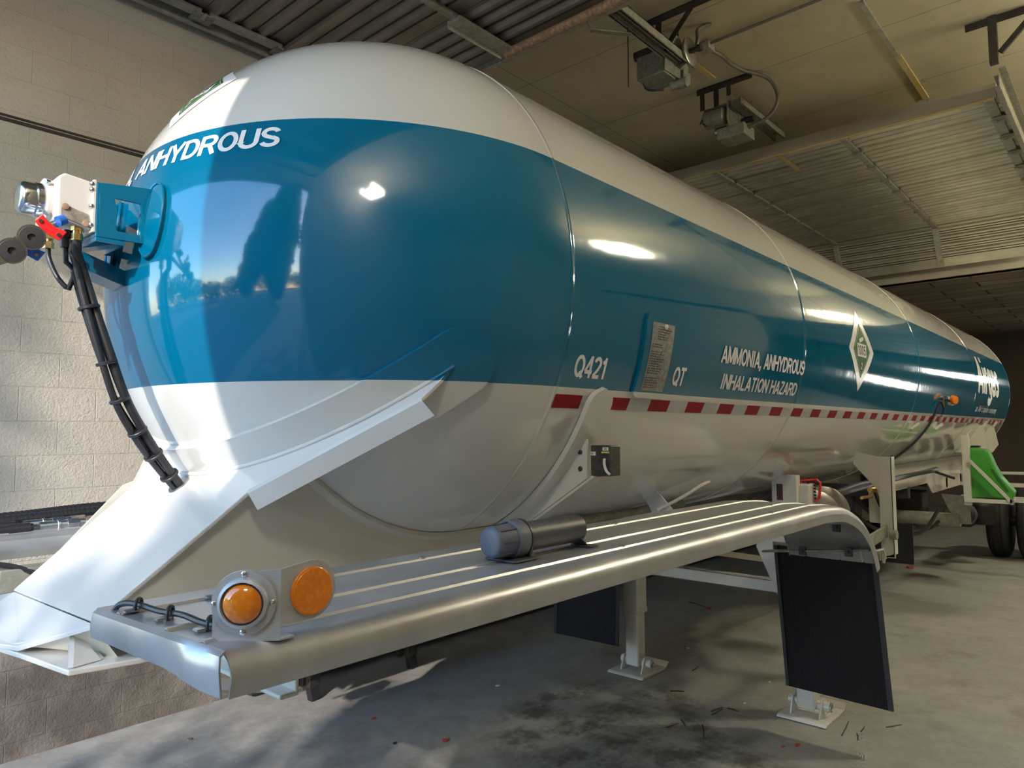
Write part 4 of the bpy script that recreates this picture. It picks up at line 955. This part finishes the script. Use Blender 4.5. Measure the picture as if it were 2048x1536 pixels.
for o in (gk, gc): kid(o, chk)
chk.location.x += .05

# flank brackets near the tail
for x_ in (8.30, 9.10):
    MB().poly([(x_, -.86, 1.90), (x_, -.925, 1.90), (x_, -.965, 1.66), (x_, -.90, 1.56), (x_, -.60, 1.58)], (.012, 0, 0)).build('tray_bracket', M['cream'], T)
    MB().tube([(x_, -.92, 1.89), (x_, -.965, 1.955)], .014, 8).build('bracket_hook', M['cream'], T)
for x_ in (5.05, 6.0): MB().tube([(x_, -.86, 1.855), (x_ + .03, -.92, 1.905)], .014, 8).build('hose_hook', M['cream'], T)
MB().bar((9.3, -.5, 1.29), (9.3, -1.5, 1.295), .05, .035).bar((9.3, -.5, 1.14), (9.3, -1.5, 1.14), .05, .05).bar((9.3, -.5, .955), (9.3, -1.5, .955), .06, .07).build('rear_crossbar', M['cream'], T)
# side lamp and its lead
sl = bpy.data.objects.new('side_lamp', None); C.objects.link(sl); sl.parent = T
MB().box((5.90, -1.03, 2.08), (5.98, -.985, 2.09)).box((5.90, -1.0, 2.08), (5.98, -.985, 2.17)).build('lamp_bracket', M['steel'], sl)
MB().lathe([(0, .045), (.02, .045), (.04, .038), (.05, .015)], (5.95, -1.02, 2.13), (-.5, -.85, 0), 24).build('lamp_lens', M['amber'], sl)
MB().lathe([(0, .048), (.018, .048)], (5.95, -1.018, 2.13), (-.5, -.85, 0), 24).build('lamp_body', M['chrome'], sl)
pts = [Vector((5.90, -1.008, 2.12)), Vector((5.75, -.985, 2.14)), Vector((5.67, -1.0, 2.05))]
for t in (.965, .89, .78, .66, .56): pts.append(Vector((5.66 - (.97 - t) * .8, -1.012 * t, ZC - 1.012 * math.sqrt(1 - t * t))))
MB().tube(spline(pts, 5), .011, 8).build('lamp_lead', M['cable'], sl)
MB().tube([(XE + .62, -.80 * math.sin(a), ZC + .80 * math.cos(a)) for a in [PI * (.02 + .96 * k / 24) for k in range(25)]], .014, 8).build('tail_cable', M['cable'], T)
# ---- supply lines lying along the far fender
sp_ = bpy.data.objects.new('supply_lines', None); C.objects.link(sp_); sp_.parent = T
for (ya, yb, za, zb, r_) in ((1.0, 1.03, 1.522, 1.535, .021), (.95, .965, 1.515, 1.522, .021)):
    hp = [(-1.6, ya - .05, za), (-1.05, ya, za), (-.6, yb, zb), (.4, yb + .02, zb - .02)]
    o = MB().tube(spline(hp, 8), r_, 12).build('wrapped_hose', M['cable'], sp_)
    mb = MB(); q = spline(hp, 24)
    for k in range(2, len(q) - 2, 1):
        d = (q[k + 1] - q[k - 1]).normalized(); mb.lathe([(-.002, r_ + .001), (0, r_ + .0014), (.010, r_ + .0003)], q[k], d + Vector((0, .3, .2)), 10)
    mb.build('spiral_guard', M['black'], sp_)
for ya, za, x0_ in ((.86, 1.502, -1.02), (.80, 1.497, -.985)):
    d = Vector((1, .02, .004)); p0 = Vector((x0_, ya, za))
    MB().cyl(p0 - d * .6, p0 - d * .02, .017, 12).cyl(p0 - d * .10, p0 - d * .03, .021, 12).build('rubber_line', M['cable'], sp_)
    MB().lathe([(0, .019), (.06, .019), (.062, .022), (.07, .022), (.072, .018), (.095, .018)], p0, d, 14).lathe([(.095, .023), (.135, .023)], p0, d, 6, sharp=True).lathe([(.137, .019), (.16, .019)], p0, d, 12).build('hose_fitting', M['steel'], sp_)
    MB().lathe([(.16, .022), (.21, .022)], p0, d, 6, sharp=True).lathe([(.21, .015), (1.6, .015)], p0, d, 12).build('metal_pipe', M['copper'], sp_)
MB().tube(spline([(-1.4, .62, 1.42), (-1.15, .62, 1.40), (-1.0, .58, 1.33), (-.9, .5, 1.25)], 6), .010, 8).build('sensor_lead', M['cable'], sp_)
MB().box((-1.15, .60, 1.30), (-.85, .69, 1.38)).build('fender_stay', M['strap'], T, bev=.004)

# ================================================================ GARAGE FITTINGS
def rail(y, x0, x1, z, name, parent):
    mb = MB().box((x0, y - .05, z), (x1, y - .044, z + .075)).box((x0, y + .044, z), (x1, y + .05, z + .075)).box((x0, y - .05, z + .069), (x1, y + .05, z + .075)).box((x0, y - .062, z), (x1, y - .044, z + .005)).box((x0, y + .044, z), (x1, y + .062, z + .005))
    return mb.build(name, M['strap'], parent)
def ceiling_angle(x, y0, y1, z=5.15):
    return MB().box((x - .004, y0, z - .06), (x + .004, y1, z)).box((x - .004, y0, z - .006), (x + .056, y1, z))
op = empty('door_opener', 'grey boxy door opener with two large pulleys, hung above the middle of the tank', 'door opener', (3.17, .45, 5.15))
kid(MB().box((3.04, .335, 4.695), (3.30, .583, 4.89)).build('motor_box', M['greyst'], op, bev=.006), op)
kid(MB().poly([(3.03, .33, 4.70), (3.36, .33, 4.72), (3.44, .33, 4.86), (3.34, .33, 5.0), (3.06, .33, 4.93)], (0, -.006, 0)).build('side_plate', M['greyst'], op), op)
kid(rail(.285, 2.12, 3.35, 4.80, 'rail', op), op)
kid(MB().box((2.3, .262, 4.815), (3.2, .270, 4.827)).box((2.3, .30, 4.815), (3.2, .308, 4.827)).build('drive_chain', M['steel'], op), op)
kid(MB().lathe([(0, .095), (.012, .095), (.014, .085), (.02, .03)], (3.19, .30, 4.93), (0, -1, 0), 36).build('pulley', M['greyst'], op), op)
kid(MB().lathe([(0, .105), (.006, .11), (.022, .11), (.028, .095), (.024, .03)], (3.26, .235, 4.90), (0, -1, 0), 36).build('pulley', M['steel'], op), op)
kid(MB().cyl((3.26, .23, 4.90), (3.26, .12, 4.90), .022, 14).cyl((3.26, .15, 4.90), (3.26, .12, 4.90), .03, 14).build('shaft', M['dark'], op), op)
kid(MB().box((3.02, .36, 4.885), (3.28, .60, 4.93)).cyl((3.08, .62, 4.90), (3.08, .55, 4.90), .016, 10).build('chassis', M['dark'], op), op)
kid(MB().lathe([(0, .04), (.14, .04)], (3.27, .40, 4.675), (.1, -1, 0), 18).box((3.30, .30, 4.70), (3.42, .40, 4.80)).build('brake_housing', M['greyst'], op, bev=.006), op)
kid(MB().tube(spline([(3.10, .56, 4.70), (3.16, .55, 4.655), (3.24, .45, 4.655)], 6), .010, 8).build('lead', M['cable'], op), op)
kid(ceiling_angle(3.02, -.12, .60).build('ceiling_angle', M['dark'], op), op)
for g_ in (MB().box((3.02, .34, 4.90), (3.026, .39, 5.10)), MB().box((3.30, .34, 4.90), (3.306, .39, 5.15)), MB().bar((3.02, .08, 5.10), (3.04, .33, 4.86), .045, .006, (1, 0, 0))): kid(g_.build('hanger_strap', M['dark'], op), op)
kid(MB().bar((2.13, .47, 4.86), (2.14, .40, 4.66), .04, .006).bar((2.14, .40, 4.66), (2.40, .24, 4.68), .04, .006).bar((2.10, .44, 4.74), (2.18, .44, 4.80), .06, .05).build('drawbar_arm', M['greyst'], op), op)
kid(MB().tube([(2.46, .30, 4.78), (2.46, .30, 4.60), (2.462, .302, 4.34)], .006, 6).build('release_chain', M['dark'], op), op)
kid(MB().tube(spline([(3.40, .10, 5.15), (3.33, .18, 5.10), (3.30, .17, 5.00), (3.32, .22, 4.90), (3.30, .33, 4.84)], 8), .016, 10).build('flexible_conduit', M['conduit'], op), op)

o2 = empty('door_opener', 'round-motored door opener on a rail leading to the far raised door', 'door opener', (4.45, .5, 5.15))
kid(MB().lathe([(0, .06), (.01, .085), (.20, .085), (.215, .06)], (4.44, .675, 4.85), (0, -1, 0), 30).build('motor_drum', M['greyst'], o2), o2)
kid(MB().poly([(4.38, .43, 4.78), (4.50, .43, 4.66), (4.62, .43, 4.70), (4.62, .43, 5.02), (4.40, .43, 5.10)], (0, -.006, 0)).box((4.38, .43, 4.93), (4.60, .66, 4.937)).build('frame_plate', M['greyst'], o2), o2)
kid(MB().box((4.42, .28, 4.62), (4.66, .55, 4.73)).build('control_housing', M['greyst'], o2, bev=.006), o2)
kid(MB().lathe([(0, .04), (.11, .04)], (4.52, .60, 4.745), (0, -1, 0), 18).build('capacitor', M['steel'], o2), o2)
kid(MB().lathe([(0, .03), (.12, .03)], (4.66, .40, 4.84), (0, -1, 0), 14).build('gear_cap', M['dark'], o2), o2)
kid(rail(.35, 4.42, 5.50, 4.90, 'rail', o2), o2)
kid(ceiling_angle(4.37, .17, .72).build('ceiling_angle', M['dark'], o2), o2)
for g_ in (MB().box((4.37, .645, 4.93), (4.376, .69, 5.15)), MB().box((4.37, .50, 4.93), (4.376, .55, 5.15)), MB().box((4.37, .38, 5.0), (4.376, .42, 5.15))): kid(g_.build('hanger_strap', M['dark'], o2), o2)
kid(MB().tube([(4.36, .66, 4.83), (4.36, .67, 4.80), (4.38, .63, 4.765)], .006, 8).tube([(4.40, .655, 4.93), (4.36, .69, 4.80)], .006, 8).build('release_lever', M['dark'], o2), o2)
kid(MB().tube(spline([(4.30, .20, 5.135), (4.48, .06, 5.08), (4.50, -.01, 4.88), (4.50, .08, 4.74), (4.52, .28, 4.70)], 8), .016, 10).build('flexible_conduit', M['conduit'], o2), o2)
# conduit run and junction box
cr = MB().tube([(3.62, -1.9, 5.13), (3.64, .22, 5.13)], .012, 10).build('rigid_conduit', M['conduit']); tag(cr, 'straight metal conduit running across the ceiling into the junction box', 'conduit')
jb = MB().box((3.60, .22, 5.085), (3.72, .33, 5.15)).build('junction_box', M['strap'], None, bev=.004); tag(jb, 'small square junction box on the ceiling between the two door openers', 'junction box')
fc = MB().tube(spline([(3.70, .27, 5.12), (3.90, .24, 5.128), (4.10, .24, 5.13), (4.30, .20, 5.13)], 6), .016, 10).build('flexible_conduit', M['conduit']); tag(fc, 'flexible conduit along the ceiling from the junction box to the far opener', 'conduit')
bt = MB().box((3.9, -.915, 5.135), (5.02, -.875, 5.15)).build('batten', M['strap']); tag(bt, 'thin pale batten over a ceiling joint right of the openers', 'batten')
def wood_strip(x0, x1, y, z, label, n=0):
    mb = MB().box((x0, y - .025, z - .014), (x1, y + .025, z))
    for k in range(n): xx = x0 + (x1 - x0) * (.3 + .4 * k); mb.box((xx - .02, y - .07, z - .006), (xx + .02, y + .06, z - .001))
    o = mb.build('wood_strip', M['wood']); return tag(o, label, 'wood strip')
wood_strip(3.86, 4.25, .49, 5.15, 'short pale pine strip on the ceiling between the two door openers')
wood_strip(4.95, 6.05, -.905, 5.15, 'torn yellowish strip patching the ceiling beyond the pale batten', 2)
wood_strip(5.50, 6.05, .365, 4.745, 'short yellow wood strip under the edge of the far raised door')
th = MB().box((4.826, -1.95, 5.09), (4.834, -1.43, 5.15)).box((4.83, -1.95, 5.144), (4.88, -1.43, 5.15)).build('ceiling_angle', M['dark'])
tr_ = empty('track_hanger', 'black angle-iron hanger with a diagonal brace at the right end of the far door track', 'bracket', (4.83, -1.62, 5.15))
kid(th, tr_)
kid(MB().box((4.80, -1.645, 4.76), (4.86, -1.585, 5.15)).build('drop_leg', M['dark'], tr_, bev=.003), tr_)
kid(MB().bar((4.83, -1.93, 5.12), (4.83, -1.66, 4.84), .04, .03, (1, 0, 0)).build('brace', M['dark'], tr_), tr_)
# shop lamps
def shop_lamp(x, y, z, label, top=5.15, s=.23, mt=None, up=None):
    t = empty('high_bay_lamp', label, 'lamp', (x, y, z))
    MB().box((-s, -s, 0), (s, s, .025)).box((-s * .4, -s * .4, .025), (s * .4, s * .4, .10)).build('lamp_housing', M['strap'], t, bev=.006)
    MB().box((-s + .015, -s + .015, -.035), (s - .015, s - .015, -.001)).build('lamp_diffuser', mt, t)
    for k in (-1, 1): MB().cyl((k * s * .75, -s * .9, .06), (k * s * .75, s * .9, .06), .03, 12).build('added_uplight', up or mt, t)  # tubes added on top of the lamps to brighten the ceiling
    MB().cyl((0, 0, .10), (0, 0, top - z), .008, 8).build('lamp_stem', M['dark'], t)
    return t
WARM = (1.0, .92, .66)
shop_lamp(-2.45, -2.86, 4.53, 'square ceiling lamp behind the camera by the front door jamb', mt=emis('lamp_glow_front', (1, .96, .85), 52 * LAMP), up=emis('added_uplight_front', (1, .95, .82), 380 * LAMP))
shop_lamp(5.0, -3.52, 4.62, 'square ceiling lamp hanging over the right hand bay beside the tank', mt=emis('lamp_glow_mid', WARM, 150 * LAMP), up=emis('added_uplight_mid', WARM, 420 * LAMP))
shop_lamp(9.6, -2.62, 4.25, 'square ceiling lamp hanging near the tail of the tank', mt=emis('lamp_glow_tail', WARM, 90 * LAMP))
# frosted lit windows in the back wall, seen as streaks in the paint
for n_, (y0_, y1_, z0_, z1_) in enumerate(((-3.6, -2.2, 3.05, 3.35), (-5.2, -3.9, 1.6, 2.1))):
    rt = empty('window_%d' % (n_ + 1), kind='structure', loc=(18, (y0_ + y1_) / 2, z0_))
    kid(MB().box((17.98, y0_, z0_), (17.995, y1_, z1_)).build('pane', emis('frosted_window_%d' % n_, (1, .97, .88), 14), rt), rt)
    kid(MB().box((17.96, y0_ - .06, z0_ - .06), (18, y1_ + .06, z0_)).box((17.96, y0_ - .06, z1_), (18, y1_ + .06, z1_ + .06)).box((17.96, y0_ - .06, z0_), (18, y0_, z1_)).box((17.96, y1_, z0_), (18, y1_ + .06, z1_)).build('window_frame', M['dark'], rt), rt)

# dark steel bench by the wall, only its legs and edge show under the fender
bn = empty('bench', 'low dark steel bench with splayed tapered legs beside the block wall', 'bench', (1.5, 2.2, 0))
kid(MB().box((.35, 1.75, .42), (2.6, 2.36, .47)).build('bench_top', M['dark'], bn, bev=.006), bn)
for x_ in (1.03, 1.92):
    d = -.04 if x_ < 1.2 else .07
    kid(MB().bar((x_ - d * .6, 2.06, .42), (x_, 2.04, .09), .085, .05, (0, 1, 0)).build('bench_leg', M['dark'], bn, bev=.004), bn)
    kid(MB().bar((x_ - .008, 2.042, .10), (x_ + .01, 2.038, 0.004), .07, .06, (0, 1, 0)).build('leg_cap', M['black'], bn, bev=.006), bn)
    kid(MB().bar((x_ + .12, 2.34, .42), (x_ + .13, 2.34, .004), .06, .04, (0, 1, 0)).build('bench_leg', M['dark'], bn, bev=.003), bn)

# ---- debris on the floor
def stick(a, b, label, r_=.004, mt=None):
    a = Vector((a[0], a[1], r_)); b = Vector((b[0], b[1], r_ + .001)); mid = (a + b) / 2 + Vector((.004, -.003, .002))
    o = MB().tube([a, mid, b], [r_, r_, r_ * .7], 6).build('cable_tie_end', mt or M['cable']); origin_to(o, (a.x, a.y, 0))
    return tag(o, label, 'cable tie', 'cut cable tie ends on the floor')
ties = [((2.39, -.054), (2.31, -.128), 'black cable tie end lying on the dark stain, left of the longest upright one'),
        ((2.401, -.197), (2.225, -.295), 'longest black cable tie end on the right edge of the dark stain'),
        ((2.39, -.03), (2.30, -.125), None), ((2.217, -.043), (2.321, -.07), 'faint black cable tie end left of the dark pair on the stain'),
        ((2.595, -.167), (2.726, -.178), 'lower of the two parallel cable tie ends right of the stain'),
        ((2.64, -.14), (2.755, -.165), 'upper of the two parallel cable tie ends right of the stain'),
        ((2.764, -.196), (2.749, -.282), 'cable tie end pointing down right beyond the parallel pair'),
        ((2.792, .249), (2.85, .166), 'thin level cable tie end between the landing legs, above the stain'),
        ((3.293, .334), (3.406, .345), 'short cable tie end just right of the far landing foot'),
        ((2.811, -.906), (3.048, -.874), 'long slanting cable tie end right of the near landing foot'),
        ((2.947, -.976), (3.04, -.97), 'short slanting cable tie end beside the long one by the near foot'),
        ((2.90, -.966), (2.807, -.998), 'short upright cable tie end in front of the near landing foot'),
        ((3.122, -1.075), (3.216, -1.138), 'cable tie end lying level below the black mud flap corner'),
        ((5.30, 1.42), (5.18, 1.15), 'forked dark twig like tie end between the far leg and the near flap')]
for a, b, lb in ties:
    if lb: stick(a, b, lb)
def scrap(x, y, s, label, mt, name='plastic_scrap', cat='scrap', grp='red plastic scraps on the floor', seed=0):
    r_ = random.Random(seed); pts = [(x + s * r_.uniform(.7, 1.3) * math.cos(a), y + s * .7 * r_.uniform(.6, 1.3) * math.sin(a), 0.001) for a in [2 * PI * k / 6 for k in range(6)]]
    mb = MB().poly(pts, (0, 0, s * .35)); o = mb.build(name, mt, None, bev=s * .08); origin_to(o, (x, y, 0)); return tag(o, label, cat, grp)
scrap(1.107, 1.452, .02, 'red plastic scrap in the front left, below the bench legs', M['redd'], seed=1)
scrap(1.192, .864, .022, 'red plastic scrap at the bright sun patch on the floor', M['redd'], seed=2)
scrap(2.425, -.692, .016, 'left red scrap of the pair in front of the near landing foot', M['redd'], seed=3)
scrap(2.503, -.751, .022, 'right red scrap of the pair in front of the near landing foot', M['redd'], seed=4)
scrap(5.18, 1.12, .03, 'red scrap on the floor between the two mud flaps', M['redd'], seed=5)
scrap(8.96, .08, .06, 'red scrap on the far floor right of the step post', M['redd'], seed=6)
scrap(3.434, -.216, .018, 'white paper scrap beside the near mud flap', M['paper'], 'paper_scrap', grp='white scraps on the floor', seed=7)
scrap(2.922, -.245, .014, 'white paper scrap between the cable ties and the near foot', M['paper'], 'paper_scrap', grp='white scraps on the floor', seed=8)
scrap(3.79, .633, .02, 'white paper scrap right of the far landing foot', M['paper'], 'paper_scrap', grp='white scraps on the floor', seed=9)
scrap(2.07, 1.254, .018, 'pale scrap with dark edge left of the stain', M['paper'], 'paper_scrap', grp='white scraps on the floor', seed=10)
scrap(.964, 1.063, .018, 'black crumb inside the sun patches on the floor', M['black'], 'rubber_crumb', grp='dark crumbs on the floor', seed=11)
scrap(.18, 2.05, .02, 'brown wood chip on the floor near the block wall', M['copper'], 'wood_chip', grp='dark crumbs on the floor', seed=12)

# ---- trees outside the open door, mirrored in the paint
def tree(x, y, h, blobs, label, seed, n=2600, leaf=.22):
    t = empty('tree', label, 'tree', (x, y, -.02)); r_ = random.Random(seed)
    MB().lathe([(0, .28), (h * .35, .2), (h * .8, .07)], (0, 0, 0), (0, 0, 1), 10).build('trunk', M['bark'], t)
    mb = MB(); tot = sum(b[3] * b[4] * b[5] for b in blobs)
    for bx, by, bz, rx, ry, rz in blobs:
        for _ in range(int(n * rx * ry * rz / tot)):
            while True:
                p = Vector((r_.uniform(-1, 1), r_.uniform(-1, 1), r_.uniform(-1, 1)))
                if p.length < 1: break
            c_ = Vector((bx + p.x * rx, by + p.y * ry, bz + p.z * rz)); s_ = leaf * r_.uniform(.5, 1.2)
            a = Vector((r_.gauss(0, 1), r_.gauss(0, 1), r_.gauss(0, 1))).normalized(); b = a.orthogonal().normalized(); c2_ = a.cross(b)
            mb.add([c_ - b * s_, c_ - c2_ * s_ * .5, c_ + b * s_, c_ + c2_ * s_ * .5], [(0, 1, 2, 3)])
    mb.build('foliage', M['leaf'], t, recalc=False)
    return t
tree(-17, -3.4, 15, [(0, -.75, 11.5, 2, 1.6, 5.0), (0, .95, 8.4, 2, 1.4, 3.8), (0, 2.1, 5.2, 1.6, 1.3, 2.8), (0, 2.9, 3.0, 1.5, 1.2, 1.9), (0, -.6, 5, 2, 1.5, 4.5)], 'tall leafy tree outside the open garage door', 1, 42000, .28)
tree(-15.5, -7.6, 9, [(0, -.5, 7.9, 1.2, 1.6, 1.9), (0, .9, 7.6, 1, 1.2, 1.8)], 'sparse tree outside whose leaves dapple the sunlight', 2, 430, .30)
tree(-38, 6, 5, [(0, -3, 2.6, 2, 4, 2.4), (0, 4, 2.3, 2, 4, 2.0), (0, 11, 3.2, 2, 5, 2.6)], 'low line of bushy trees far across the yard', 3, 5000, .35)
tree(-34, 24, 7, [(0, -4, 3.6, 2, 4, 3.4), (0, 3, 4.2, 2, 5, 3.8)], 'dense tree far to the left across the yard', 4, 3000, .4)
tree(-56, -16, 6, [(0, -6, 3.2, 2, 5, 3), (0, 2, 2.8, 2, 5, 2.6), (0, 9, 3.0, 2, 4, 2.8)], 'low bushy trees far across the yard beyond the tall tree', 6, 5000, .35)
tree(-40, -11, 33, [(0, .5, 18, 3, 4.2, 16), (0, 3, 9, 3, 4, 8)], 'very tall dense tree added far behind the leafy tree to hide a gap of sky', 7, 9000, .9)  # added to close the bright sky gap mirrored in the paint
